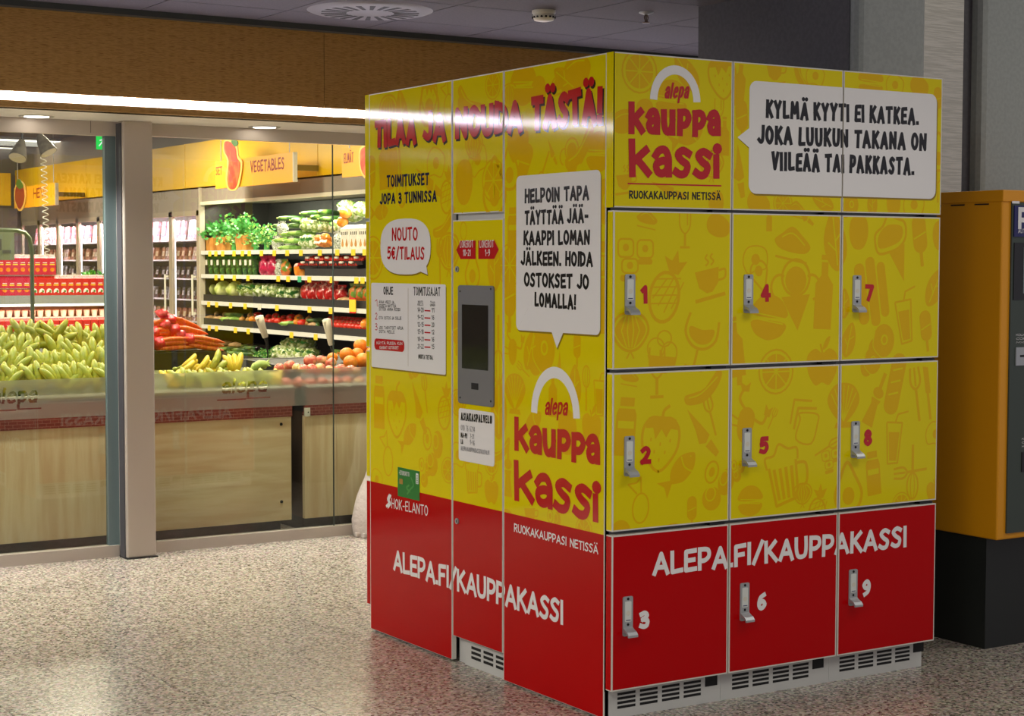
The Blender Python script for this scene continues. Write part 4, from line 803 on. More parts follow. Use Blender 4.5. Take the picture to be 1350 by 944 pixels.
# ================================================================== SHOP INTERIOR
XC = 3.28
TAUPE = mat('taupe fascia', '978a7c', .5); SHOPC = mat('shop ceiling', '4f4843', .8); YSG = mat('yellow sign', 'e8b80c', .4); OSG = mat('amber sign', 'f0a616', .4)
BACKW = mat('shop wall', 'a0968a', .7); SHW = mat('shelf white rail', 'd8d6cf', .35); TRAYB = mat('black shelf tray', '1c1c1e', .5); TAG = mat('yellow price tag', 'efc832', .4)
q = MB(); q.box((4.2, 3.9, 0), (4.3, 18.3, 3.0), BACKW); struct('wall_shop_right', q)
q = MB(); q.box((-6, 18.2, 0), (4.3, 18.3, 3.0), BACKW); struct('wall_back', q)
q = MB(); q.box((-6.1, 3.9, 0), (-6, 18.3, 3.0), BACKW); struct('wall_left', q)
q = MB(); q.box((-6.1, 3.87, 2.95), (4.3, 18.3, 3.05), SHOPC); shc = struct('ceiling_shop', q)
q = MB(); q.box((-6, 3.87, 2.2), (4.3, 3.93, 2.95), BACKW); struct('wall_above_front', q)
# ceiling light panels
for u, v, w_, d_, lb in ((62, 187, 2.2, .9, 'nearest'), (30, 196, 2.2, .7, 'middle'), (10, 203, 2.0, .6, 'farthest')):
    p = AZ(u, v, 2.94); t = thing('ceiling_light_panel', 'bright louvred ceiling light in the shop, '+lb+' of the three seen at upper left', 'light')
    bx('frame', (p.x-w_/2-.04, p.y-d_/2-.04, 2.92), (p.x+w_/2+.04, p.y+d_/2+.04, 2.95), STEEL, t)
    bx('diffuser', (p.x-w_/2, p.y-d_/2, 2.915), (p.x+w_/2, p.y+d_/2, 2.92), emit('ceiling panel', 'fff4e6', 3.2), t)
    for k in range(1, 4): bx('louvre', (p.x-w_/2, p.y-d_/2+d_*k/4-.01, 2.89), (p.x+w_/2, p.y-d_/2+d_*k/4+.01, 2.915), STEEL, t)
    base_at(t, (p.x, p.y, 2.9))
# yellow sign band above the cases
bd = thing('sign_band', 'long plain yellow band running above the fridges on the right shop wall', 'sign')
ys = [5.8, 8.8, 11.8, 14.8, 17.6]
for a, b in zip(ys, ys[1:]): bx('band_panel', (3.26, a+.006, 2.205), (3.32, b-.006, 2.64), YSG, bd)
base_at(bd, (3.3, 11.7, 2.2))
bb = thing('sign_band', 'yellow band on the back wall of the shop, left of the corner', 'sign')
for a, b in ((-5.8, -2.4), (-2.4, .4), (.4, 3.2)): bx('band_panel', (a+.006, 17.56, 2.19), (b-.006, 17.62, 2.6), YSG, bb)
base_at(bb, (0, 17.6, 2.2))
q = MB(); q.box((3.36, 5.5, 2.19), (4.2, 18.2, 2.95), TAUPE); struct('trim_7', q)
q = MB(); q.box((-6, 17.66, 0), (3.3, 18.2, 2.95), mat('back wall dark', '6d6660', .7)); struct('trim_8', q)
# hanging section signs
def spoly(f, pts, m, off, thick, name, parent):
    q = MB(); q.prism([f.w(a, b, off) for a, b in pts], f.n*(-thick), m); return q.build(name, parent)
XS = 3.0; SF = Face((XS, 0, 0), (0, -1, 0), (-1, 0, 0))
PEP = mat('printed pepper red', 'd8401c', .35, c2=['c8301a', 'ee6a30'], scale=7); PGR = mat('printed stalk green', '3f7a2a', .4); RIM = mat('cutout rim', 'f2c060', .4)
def sign(label, u0, u1, vt0, vt1, vb0, vb1, words_, cut):
    t = thing('section_sign', label, 'sign')
    P = [SF.pix(u0, vb0), SF.pix(u1, vb1), SF.pix(u1, vt1), SF.pix(u0, vt0)]
    a, b = P[0][0], P[1][0]; z0 = P[0][1]; z1 = P[2][1]
    q = MB(); q.box((XS, -b, z0), (XS+.03, -a, z1), OSG); q.build('board', t); bx('end_cap', (XS-.004, -b-.012, z0), (XS+.034, -b, z1), OFFW, t)
    bx('bracket', (XS+.03, -b+.05, z0+.1), (3.26, -b+.09, z1-.1), mat('sign back', '7a6410', .6), t); bx('bracket', (XS+.03, -a-.09, z0+.1), (3.26, -a-.05, z1-.1), MATS['sign back'], t)
    its = []
    for s_, p_, p2, h in words_: T(its, SF, s_, p_, p2, h, .16, mat('sign red ink', '8e2410', .4), lay=2, jit=.03)
    emit_print(SF, 'lettering', its, (a, b, z0, z1), t)
    for sh, m, off in cut:
        Q = [SF.pix(x_, y_) for x_, y_ in sh]; Q = catmull(Q, True, 4); spoly(SF, Q, m, off, .006, 'cutout', t)
    for yy in (-b+.1, -a-.1):
        q = MB(); q.tube([(XS+.015, yy, z1), (XS+.015, yy, 2.95)], .004, STEEL, 6); q.build('hanger', t)
    base_at(t, (XS, -(a+b)/2, z0))
sign('amber hanging sign reading VEGETABLES with a red pepper cutout', 284, 386.5, 208, 200.5, 249, 240.5, [('VEGETABLES', (330, 228), (375, 223), .105), ('SET', (284.5, 231.5), (293, 230.5), .08)],
     [([(297, 186), (305, 184), (314, 192), (316, 206), (321, 214), (318, 238), (313, 250), (303, 250), (299, 236), (301, 212), (296, 200)], RIM, .012), ([(298, 188), (305, 187), (312, 195), (314, 208), (318.5, 216), (316, 236), (311.5, 248), (304, 248), (301.5, 236), (303.5, 212), (298, 200)], PEP, .016), ([(307, 186), (313, 184), (316, 190), (311, 193)], PGR, .017)])
sign('amber hanging sign with an apple cutout, cut off by the locker tower', 451, 512, 195, 189, 234, 228.5, [('ELMÄT', (453.5, 216), (466, 213.5), .08)],
     [([(476, 196), (490, 190), (505, 196), (508, 215), (498, 235), (484, 236), (476, 222)], RIM, .012), ([(478, 198), (490, 193), (503, 198), (505, 215), (496, 232), (485, 233), (478, 221)], PEP, .016)])
XS = 2.9; SF = Face((XS, 0, 0), (0, -1, 0), (-1, 0, 0))
sign('amber hanging sign with a strawberry cutout, leftmost in the shop', 19, 73, 246, 241, 275, 269, [('HEVI', (44, 262), (60, 260), .12)],
     [([(27, 238), (34, 245), (35, 262), (31, 276), (25, 277), (20, 262), (21, 246)], RIM, .012), ([(27, 243), (32.5, 248), (33.5, 262), (29.5, 274), (25.5, 274), (21.5, 262), (22.5, 248)], mat('printed berry', '9a2a20', .4), .016), ([(23, 243), (26, 236), (30, 240), (32, 247), (27, 249)], PGR, .018)])
# exit sign, cone speakers, coil
EXT = thing('exit_sign', 'green lit exit sign under the shop ceiling beside the column', 'sign'); a, b = AY(129, 176, 13), AY(141, 197, 13)
t = EXT; bx('lit_box', (a.x, 13, b.z), (b.x, 13.06, a.z), emit('exit green', '10a83c', 2.2), t); q = MB(); q.tube([((a.x+b.x)/2, 13.03, a.z), ((a.x+b.x)/2, 13.03, 2.95)], .012, STEEL, 8); q.build('hanger', t)
EF = Face((0, 12.998, 0), (1, 0, 0), (0, -1, 0)); its = []
WLIT = emit('exit white', 'e8fff0', 1.2)
for P_ in ([(131, 192), (134, 188), (136, 184)], [(134, 188), (137, 191), (136, 195)], [(132, 185), (136, 184), (138, 187)]):
    for p_ in stroke([EF.pix(*x_) for x_ in P_], .012): its.append((p_, WLIT, 1))
c = EF.pix(137, 181); fan(its, ell(c[0], c[1], .012, .012, 8), WLIT, 1); emit_print(EF, 'figure', its, (-9, 9, 0, 5), t); base_at(t, ((a.x+b.x)/2, 13, b.z))
for u, v, r, lb in ((26, 197, 1, 'left'), (58, 190, -1, 'right')):
    p = AY(u, v, 7.2); t = thing('spotlight', 'grey cone-shaped spotlight hanging in the shop, '+lb+' of the two', 'light')
    CG = mat('cone grey', '6f695c', .4, c2='5c564b', scale=30); ax = Vector((-.35*r, -.4, -.85)).normalized(); q = MB(); q.tube([p-ax*.07, p-ax*.02, p+ax*.07], [.022, .04, .062], CG, 18); q.build('shade', t)
    q = MB(); q.tube([p+ax*.0701, p+ax*.071], [.056, .056], mat('lamp lens', 'b8ae90', .2), 18); q.build('lens', t)
    q = MB(); q.tube([p-ax*.06, p-ax*.09+Vector((0, 0, .06)), (p.x, p.y, 2.95)], .008, BLKP); q.build('stem', t); base_at(t, tuple(p))
p0 = AY(57, 205, 7.2); p1 = AY(62, 338, 7.2); q = MB(); P = []
for k in range(17*10+1):
    f = k/170; c = p0.lerp(p1, f); P.append(c+Vector((.019*math.cos(2*PI*f*17), .019*math.sin(2*PI*f*17), 0)))
q.tube(P, .0035, OFFW, 5); q.tube([p0, (p0.x, p0.y, 2.95)], .003, OFFW, 5)
o = q.build('coiled_cable'); tag(o, 'white coiled cable hanging from the shop ceiling in the left window', 'cable')
# ---------------- counters behind the glass
def brickmat():
    m = bpy.data.materials.new('brick strip'); m.use_nodes = True; N = m.node_tree.nodes; L = m.node_tree.links; b = N['Principled BSDF']; t = N.new('ShaderNodeTexBrick')
    tc_ = N.new('ShaderNodeTexCoord'); mp = N.new('ShaderNodeMapping'); mp.inputs['Rotation'].default_value = (R(90), 0, 0); L.new(tc_.outputs['Object'], mp.inputs[0]); L.new(mp.outputs[0], t.inputs['Vector'])
    t.inputs['Color1'].default_value = lin('6c2a20'); t.inputs['Color2'].default_value = lin('7d3629'); t.inputs['Mortar'].default_value = lin('a07468'); t.inputs['Scale'].default_value = 12; t.inputs['Mortar Size'].default_value = .012; t.inputs['Row Height'].default_value = .2
    L.new(t.outputs[0], b.inputs['Base Color']); b.inputs['Roughness'].default_value = .5; return m
BRK = brickmat(); TRAY = mat('grey tray edge', '8d8a84', .4); DKP = mat('dark plinth', '1a1c18', .6); DKS = mat('dark cabinet side', '4a3628', .6)
def counter(x0, x1, label, planks):
    t = thing('display_counter', label, 'counter')
    bx('carcass', (x0, 4.05, .08), (x1, 5.0, .66), DKS, t); bx('plinth', (x0+.03, 4.1, 0), (x1-.03, 4.95, .08), DKP, t)
    for a, b, m in planks:
        bx('front_panel', (a+.001, 4.02, .078), (b-.001, 4.05, .64), m, t)
    bx('brick_trim', (x0, 4.008, .64), (x1, 4.05, .793), BRK, t); bx('tray_edge', (x0, 4.0, .793), (x1, 4.03, .806), CREAM, t, .003)
    bx('tray_edge', (x0, 4.97, .703), (x1, 5.0, .9), TRAY, t); bx('tray_floor', (x0, 4.03, .66), (x1, 4.97, .80), TRAYB, t)
    for a in (x0, x1-.02): bx('tray_end', (a, 4.03, .78), (a+.02, 4.97, .806), TRAY, t)
    q = MB()
    for a in (x0+.7, x1-.06):
        for z in (.18, .6): q.lathe([(.008, -.004), (.009, .0005)], (a, 4.02, z), DARK, 10, 'y')
    q.build('screw_cap', t, None, None, kind='stuff'); base_at(t, ((x0+x1)/2, 4.5, 0)); return t
CA = counter(-4.6, .778, 'pale birch produce counter with brick strip behind the glass, left of the dark gap', [(-4.6, -3.4, WOODV), (-3.4, -2.2, WOODV), (-2.2, -1.2, WOODV), (-1.2, -.16, WOODV), (-.16, .778, WOODH)])
cb = counter(.856, 2.9, 'pale birch produce counter with apples and oranges, right of the dark gap', [(.856, 1.05, WOODV), (1.05, 1.9, WOODV), (1.9, 2.9, WOODV)])
a, b = AY(402, 538, 4.0), AY(409, 549, 4.0); t = thing('bracket_plate', 'small white plate on the front corner of the right counter', 'plate')
bx('plate', (a.x, 4.0, b.z), (b.x, 4.011, a.z), OFFW, t); q = MB(); q.lathe([(.004, -.001), (.004, .001)], ((a.x+b.x)/2+.004, 4.0, (a.z+b.z)/2), DARK, 8, 'y'); q.build('hole', t); base_at(t, (a.x, 4.0, b.z))
# ---------------- bananas
BAN = mat('banana skin', 'd6c13a', .45, c2=['929a2c', 'd0ba40', 'e4cc60'], scale=7, lo=.3, hi=.65); BANY = mat('yellow banana skin', 'd8b62c', .45, c2=['cfa824', 'dcc048'], scale=9)
TIP = mat('banana tip', '4a3c1c', .6); STM = mat('banana stem', '9aa03a', .5)
def banana_mesh(m, L=.172, r=.0178):
    q = MB(); P = []; rr = [r*k for k in (.3, .32, .42, .8, 1, 1.05, 1.05, 1, .85, .45)]; z = y = 0; n = 9
    for i in range(n+1):
        a = -.75+1.55*i/n; P.append((0, y, z)); y += math.sin(a)*L/n; z += math.cos(a)*L/n
    q.tube(P[:3], rr[:3], STM, 7); q.tube(P[2:], rr[2:], m, 8); e = Vector(P[-1]); q.tube([e, e+Vector((0, .004, .006))], [rr[-1]*.7, .004], TIP, 5)
    return q.data('banana')
BM = {BAN: banana_mesh(BAN), BANY: banana_mesh(BANY)}
def bunch(m, n, spread, seed):
    rnd = random.Random(seed); t = thing('banana_bunch', 'x', 'bananas')
    for i in range(n):
        a = spread*((i+.5)/n-.5)
        o = bpy.data.objects.new('banana', BM[m]); COL.objects.link(o); o.parent = t
        o.rotation_euler = (R(rnd.uniform(-5, 5)), R(a), R(-a*.5)); o.location = (math.sin(R(a))*.014, .006*(i % 2), 0); k = rnd.uniform(.92, 1.08); o.scale = (k, k, k)
    q = MB(); q.tube([(-.01, .004, -.012), (0, .004, 0), (0, .004, .01)], [.008, .014, .009], STM, 7); q.build('crown', t)
    return t
BP = [bunch(BAN, 5, 84, 1), bunch(BAN, 4, 60, 2), bunch(BAN, 6, 104, 3), bunch(BANY, 4, 50, 4)]
used = set()
def put_bunch(k, u, v, y, rot, label, group, sc=1):
    p = AY(u, v, y)
    if k not in used: o = BP[k]; used.add(k)
    else: o = dup(BP[k])
    o.location = p; o.rotation_euler = [R(x_) for x_ in rot]; o.scale = (sc, sc, sc); o['label'] = label; o['group'] = group
G1 = 'banana bunches heaped on the left counter'
rowsb = [('top row', 4.72, [(34, 462, 0, 10), (60, 456, 1, 60), (80, 452, 1, -70), (60, 464, 0, -5), (101, 467, 2, 0), (134, 468, 1, -20), (4, 470, 0, 15)]),
         ('second row', 4.5, [(-12, 480, 0, 10), (17, 481, 2, 10), (44, 484, 0, -25), (72, 485, 1, 5), (98, 486, 1, -38), (122, 488, 2, -8), (148, 484, 1, 20)]),
         ('third row', 4.28, [(-14, 502, 0, 0), (9, 502, 2, 5), (32, 504, 1, 30), (55, 503, 0, 10), (80, 504, 2, -40), (108, 502, 0, -12), (138, 503, 1, 12)]),
         ('front row', 4.12, [(-25, 524, 0, 0), (0, 524, 2, 0), (24, 524, 0, 8), (50, 522, 1, -10), (74, 522, 2, 6), (98, 520, 0, 0), (124, 520, 1, -6), (150, 518, 2, 0)])]
for nm, y, L_ in rowsb:
    for i, (u, v, k, r) in enumerate(L_): put_bunch(k, u, v, y, (-12 if abs(r) < 50 else 5, r, (i*37) % 30-15), 'banana bunch in the '+nm+' of the left heap, '+od(i), G1, 1.08)
# sloping rest below the heap
q = MB(); q.prism([(-4.5, 4.06, .8), (-4.5, 4.95, .8), (-4.5, 4.95, .93), (-4.5, 4.7, .93), (-4.5, 4.2, .82)], (4.3, 0, 0), mat('green rest', '4b4f1c', .7)); o = q.build('riser', CA); o.matrix_parent_inverse = Matrix.Translation(-CA.location)
q = MB(); q.prism([(-.14, 4.06, .8), (-.14, 4.6, .8), (-.14, 4.6, .875), (-.14, 4.2, .84)], (.9, 0, 0), MATS['green rest']); o = q.build('riser', CA); o.matrix_parent_inverse = Matrix.Translation(-CA.location)
for i, (u, v, k, r, y) in enumerate([(232, 487, 3, 78, 4.5), (228, 494, 3, 82, 4.3), (252, 494, 3, 68, 4.38), (268, 496, 1, 55, 4.4), (288, 490, 3, -155, 4.42), (306, 502, 3, 4, 4.45)]):
    put_bunch(k, u, v, y, (-15, r, 0), 'yellow banana bunch on the counter below the carrot crate, '+od(i), 'yellow bananas in the right window')
for i, (u, k, r) in enumerate([(222, 3, 10), (245, 1, -10), (266, 0, 5), (290, 1, 0), (306, 2, 12), (322, 0, -8), (340, 1, 5), (356, 3, 0)]):
    put_bunch(k, u, 524, 4.13, (-25, r, 0), 'banana bunch pressed against the frosted band, '+od(i), 'bananas behind the frosted band')
def corn():
    q = MB(); p = AY(330, 488, 4.35); e = AY(352, 480, 4.35); d = e-p; q.tube([p, p+d*.25+Vector((0, 0, .008)), p+d*.6+Vector((0, 0, .01)), p+d*.9, e], [.006, .024, .028, .024, .008], mat('pale green husk', 'b9c96a', .5, c2='93a84a', scale=20, stretch=(1, 1, 6)), 12)
    t = thing('corn_cob', 'pale green corn cob in its husk lying right of the bananas', 'corn'); q.build('husk', t)
    q = MB()
    for k in (-1, 0, 1): q.tube([e-d*.1, e+d*.1+Vector((0, .01*k, .012*k)), e+d*.22+Vector((0, .01*k, .02*k))], [.012, .006, .001], MATS['pale green husk'], 6)
    q.build('husk_tip', t); base_at(t, tuple(p))
corn()
# apples and oranges
APM = mat('apple skin', 'd98a6a', .35, c2=['c9513f', 'e0a070', 'd9c07a'], scale=11, lo=.35, hi=.65); ORM = mat('orange skin', 'f08a12', .45, c2='e67a08', scale=60, bump=.15, bscale=240)
def apple(r=.037):
    q = MB(); q.blob((0, 0, 0), r, APM, .02, 5, 3, 16, 10, (1, 1, .9), lambda a, th: 1-.22*math.exp(-(th/.35)**2)-.15*math.exp(-((PI-th)/.35)**2)); t = thing('apple', 'x', 'apple'); q.build('fruit', t)
    q = MB(); q.tube([(0, 0, r*.62), (.003, 0, r*1.05)], .0018, TIP, 5); q.build('stalk', t); return t
def orange(r=.041):
    q = MB(); q.blob((0, 0, 0), r, ORM, .012, 4, 5, 16, 10, (1, 1, .95)); t = thing('orange', 'x', 'orange'); q.build('fruit', t); q = MB(); q.lathe([(.004, -.001), (.0025, .001)], (0, 0, r*.94), PGR, 7); q.build('calyx', t); return t
AP, OR = apple(), orange(); first = {}
def put(src, loc, rot, label, group=None, sc=1):
    o = src if src.name not in first else dup(src); first[src.name] = 1
    o.location = loc; o.rotation_euler = rot; o.scale = (sc,)*3 if not isinstance(sc, (list, tuple)) else sc; o['label'] = label
    if group: o['group'] = group
    return o
rr = random.Random(3)
for nm, L_ in (('upper', [(409, 475.5, 1.05, 4.3), (424, 475, .9, 4.4), (436, 479, .95, 4.35)]), ('lower', [(368, 486, .85, 4.25), (381.5, 482.5, .95, 4.35), (392, 485.5, .85, 4.25), (400, 487, .85, 4.2), (411, 487, .9, 4.2), (422, 486, .9, 4.2), (436, 488, .9, 4.2), (449, 487, .9, 4.2), (462, 488, .85, 4.2)]), ('hidden front', [(372, 505, .95, 4.12), (388, 505, .95, 4.12), (404, 505, .95, 4.12), (420, 504, .95, 4.12), (436, 504, .95, 4.12), (452, 503, .95, 4.12), (468, 503, .95, 4.12)])):
    for i, (u, v, s_, y) in enumerate(L_): put(AP, AY(u, v, y), (rr.uniform(-.6, .6), rr.uniform(-.6, .6), rr.uniform(0, 6)), ('apple behind the frosted band of the right counter, ' if nm[0] == 'h' else 'reddish apple in the '+nm+' layer left of the oranges, ')+od(i), 'apples on the right counter', s_)
for i, (u, v, s_, y) in enumerate([(438, 472, .8, 4.55), (457, 467.5, 1.05, 4.5), (471, 467, .95, 4.5), (462, 478, 1.05, 4.35), (475.5, 456, 1.05, 4.6), (479, 475, 1.1, 4.4), (491, 466, 1.05, 4.5)]):
    put(OR, AY(u, v, y), (rr.uniform(-.6, .6), rr.uniform(-.6, .6), rr.uniform(0, 6)), 'large orange in the pile beside the locker tower, '+od(i), 'oranges on the right counter', s_)
q = MB(); q.prism([(.9, 4.05, .8), (.9, 4.9, .8), (.9, 4.9, .9), (.9, 4.5, .89), (.9, 4.25, .84)], (1.6, 0, 0), TRAYB); o = q.build('riser', cb); o.matrix_parent_inverse = Matrix.Translation(-cb.location)
# crate of bagged carrots
a, b = AY(205, 465, 4.75), AY(293, 494, 4.75); zc1 = a.z; zc0 = .802
t = thing('crate', 'black crate holding bags of carrots behind the bananas', 'crate')
for nm, A, B in (('crate_wall', (-.25, 4.75, zc0), (b.x, 4.765, zc1)), ('crate_wall', (-.25, 4.93, zc0), (b.x, 4.945, zc1)), ('crate_wall', (-.25, 4.765, zc0), (-.235, 4.93, zc1)), ('crate_wall', (b.x-.015, 4.765, zc0), (b.x, 4.93, zc1)), ('crate_floor', (-.235, 4.765, zc1-.06), (b.x-.015, 4.93, zc1-.05))): bx(nm, A, B, BLKP, t)
bx('crate_rim', (-.255, 4.742, zc1-.008), (b.x+.005, 4.752, zc1), TRAYB, t); base_at(t, (.1, 4.85, zc0))
CARR = mat('carrot skin', 'e0601a', .35, c2=['d2450f', 'ef7d30'], scale=14, stretch=(4, 1, 1)); REDF = mat('red film', 'd8202c', .15, c2=['c8182a', 'ee5560'], scale=12, bump=.5, bscale=60)
def carrot_bag():
    t = thing('carrot_bag', 'x', 'carrots'); rnd = random.Random(8)
    for i in range(7):
        q = MB(); y = (i % 3-1)*.03; z = .018+.027*(i//3)+.004*(i % 2); s = rnd.choice((-1, 1)); q.tube([(-.11*s, y, z), (-.06*s, y+.003, z+.002), (.05*s, y, z), (.12*s, y, z-.004)], [.004, .013, .018, .010], CARR, 8); q.build('carrot', t)
    q = MB(); q.blob((-.11, 0, .045), .055, REDF, .22, 4, 2, 14, 8, (.9, 1, .8)); q.blob((-.17, .01, .07), .03, REDF, .35, 5, 6, 10, 6, (1.2, 1.2, 1)); q.build('film', t); return t
CBG = carrot_bag()
for i, (u, v, y, rz, ry) in enumerate([(232, 462, 4.79, 3, 0), (270, 462, 4.79, -4, 12), (248, 450, 4.84, 5, 14), (224, 450, 4.86, 2, 4), (240, 440, 4.88, 8, 22), (219, 438, 4.88, -10, -8)]):
    p = AY(u, v, y); put(CBG, p, (0, R(ry), R(rz)), 'red film bag of carrots on the black crate, '+od(i), 'carrot bags on the crate', .9)
# stands seen over the counter
t = thing('price_stand', 'bent grey tube stand with a price board at the left edge', 'stand'); TUB = mat('grey green tube', '7c8a72', .3, .6)
P = [AY(u, v, 5.15) for u, v in ((-40, 303), (0, 303.5), (22, 304), (33, 307), (39, 314), (42, 330), (43, 420), (43, 520))]; P.append(Vector((P[-1].x, 5.15, .01)))
q = MB(); q.tube(P, .012, TUB, 8); q.build('tube', t); a, b = AY(-30, 306, 5.14), AY(18.5, 343, 5.14)
bx('board', (a.x, 5.13, b.z), (b.x, 5.14, a.z), mat('board green white', 'a9b79a', .4), t); F5 = Face((0, 5.129, 0), (1, 0, 0), (0, -1, 0)); its = []
for k in range(7): c = F5.pix(4+1.6*k, 332); fan(its, rrect(c[0]-.0025, c[0]+.0025, c[1]-.01, c[1]+.01, .0005), GI, 1)
fan(its, rrect(F5.pix(-2, 320)[0], F5.pix(2, 320)[0], F5.pix(0, 330)[1], F5.pix(0, 315)[1], .002), GI, 1)
emit_print(F5, 'board_print', its, (-9, 9, 0, 5), t); q = MB(); q.tube([AY(42.5, 381, 5.15), AY(-10, 381, 5.15)], .003, TUB, 6); q.build('crossbar', t); q = MB(); q.lathe([(.16, 0), (.16, .012), (.02, .02)], (P[-1].x, 5.15, 0), TUB, 20); q.build('foot', t); base_at(t, (P[-1].x, 5.15, 0))
for i, (pa, pb, lb) in enumerate((((341, 416), (350, 445), 'left'), ((430, 420), (437, 455), 'right'))):
    t = thing('bag_dispenser', 'white roll of produce bags leaning on a black holder, '+lb+' of the two', 'bag roll'); A, B = AY(*pa, 5.4), AY(*pb, 5.4); d = B-A
    q = MB(); q.tube([A, A+d*.04, A+d*.3, A+d*.96, B], [.012, .028, .026, .019, .016], mat('roll white', 'e6dcc6', .5), 14); q.build('roll', t)
    q = MB(); q.tube([A+Vector((-.012, -.01, -.02)), A+d*.35+Vector((-.022, -.012, 0))], [.014, .003], MATS['roll white'], 6); q.build('loose_bag', t)
    q = MB(); q.tube([B, B+d*.25, (B.x+d.x*.3, 5.4, .9), (B.x+d.x*.3, 5.4, .012)], [.012, .010, .004, .004], BLKP, 8); q.build('holder', t); q = MB(); q.lathe([(.14, 0), (.14, .01), (.02, .018)], (B.x+d.x*.3, 5.4, 0), BLKP, 20); q.build('foot', t); base_at(t, (B.x, 5.4, 0))

# ---------------- produce case along the right wall (front plane x = XC)
Y0, Y1 = 6.3, 11.46
CLIGHT = (1, .93, .78)
t = thing('produce_case', 'long open refrigerated case full of vegetables under the yellow band', 'fridge')
bx('base', (XC, Y0, 0), (4.2, Y1, .44), TAUPE, t); bx('back_panel', (3.98, Y0, .44), (4.02, Y1, 2.05), mat('case back', '2a2926', .5), t)
bx('end_panel', (XC-.02, Y1-.035, .44), (XC+.03, Y1, 2.2), CREAM, t); bx('end_lining', (XC+.03, Y1-.03, .44), (4.02, Y1, 2.2), mat('dark case lining', '2c2a28', .5), t); bx('canopy', (XC+.0, Y0, 2.06), (4.2, Y1, 2.19), TAUPE, t); bx('canopy_rail', (XC-.015, Y0, 2.028), (XC+.02, Y1, 2.06), mat('cream rail', 'e2dac4', .4), t)
SH = [1.573, 1.345, 1.085, .855, .528]
tgs = [[277, 285, 294, 309, 320, 329, 345, 362, 379, 397, 422, 445, 466, 481], [285, 293, 309, 327, 367, 380, 395, 408, 437.5, 470, 478], [275, 285.5, 304, 323, 342, 365, 408, 436], [275.5, 285, 310, 327, 384, 416], []]
for k, z in enumerate(SH):
    sh = bx('shelf', (XC+.01, Y0, z-.02), (3.9, Y1-.035, z), SHW if k < 4 else TAUPE, t)
    sh2 = bx('shelf_rail', (XC-.012, Y0, z-.026), (XC+.01, Y1-.035, z+.012), SHW, t)
    if k: 
        ya = AX(400, 350, XC).y if k == 1 else Y1-.035
        q = MB(); q.box((XC+.012, Y0, z), (XC+.02, ya, z+.075), TRAYB); q.box((XC+.02, Y0, z+.04), (3.8, ya, z+.05), TRAYB); q.build('tray', t)
    for u in tgs[k]:
        y = AX(u, 370, XC-.013).y; bx('price_tag', (XC-.016, y-.035, z-.044), (XC-.0125, y+.035, z+.006), mat('green tag', '3fa878', .4) if u == 395 else OFFW if (u == 342) else TAG, t)
pz = AX(465, 403, XC-.02); bx('offer_card', (XC-.024, pz.y-.055, pz.z-.05), (XC-.018, pz.y+.055, pz.z+.05), TAG, t, 0, 'large yellow offer card with red edges')
for dz in (.052, -.062): bx('offer_edge', (XC-.024, pz.y-.055, pz.z+dz), (XC-.018, pz.y+.055, pz.z+dz+.012), REDT, t)
bx('lamp_tube', (XC+.06, Y0+.05, 2.035), (XC+.1, Y1-.1, 2.055), emit('case tube', 'fff0d8', 6), t)
base_at(t, (3.7, 9, 0))
l = area('case_light', (XC+.12, (Y0+Y1)/2, 2.02), .08, Y1-Y0-.2, 58, CLIGHT, (0, R(-18), 0)); KM = {}
# produce kinds
def M_(n, c, c2, sc=12, rough=.4, **k): return mat(n, c, rough, c2=c2, scale=sc, **k)
CABB = M_('cabbage leaf', 'c9d27a', ['aebf58', 'dfe39c'], 6); LETT = M_('lettuce bag', '9db060', ['6f8a3c', 'c9d39a', 'e8ecd0'], 22, .2, bump=.5, bscale=50)
REDP = M_('bagged red peppers', 'c21f1c', ['a01414', 'd8453a', 'efc0b4'], 16, .15, bump=.5, bscale=40); PINKP = M_('pink bag', 'c02850', ['8c1c3c', 'e0507a'], 10, .2)
LEAFG = M_('leaf green', '5f9a34', ['37701e', '9fc55c'], 30); LEAFD = M_('dark leaf', '2f5a22', ['1e4017', '5c8a3c'], 30); PAPER = M_('brown paper', 'c98a3c', ['b87630', 'd99e52'], 8, .7)
CUKE = M_('cucumber skin', '3c6424', ['24481a', '6a8a3c'], 14, .3); TOMM = M_('tomato skin', 'd4301a', ['c02212', 'e8502c'], 5, .2); PEPO = M_('orange pepper', 'e8902a', ['d87818', 'f2ac4c'], 5, .25)
ONI = M_('onion skin', 'c9924a', ['b07a34', 'dcb070'], 8, .4); POT = M_('potato skin', 'b08a52', ['8f6c3c', 'c8a870'], 9, .6); PLASTW = M_('clear wrap', 'b8bca8', ['7c8270', 'e4e6dc', '4a5040'], 26, .12, bump=.6, bscale=45)
EGGP = M_('aubergine', '2a1824', ['1a0e18', '4a3448'], 10, .15); WHITP = M_('white carton', 'e6dfd0', ['d8d0c0', 'f0eadc'], 6, .5); MIXM = M_('mixed bag', 'd0702c', ['b0301c', 'd8a030', '6a8a34'], 22, .2, kind='voronoi')
GRPK = {}
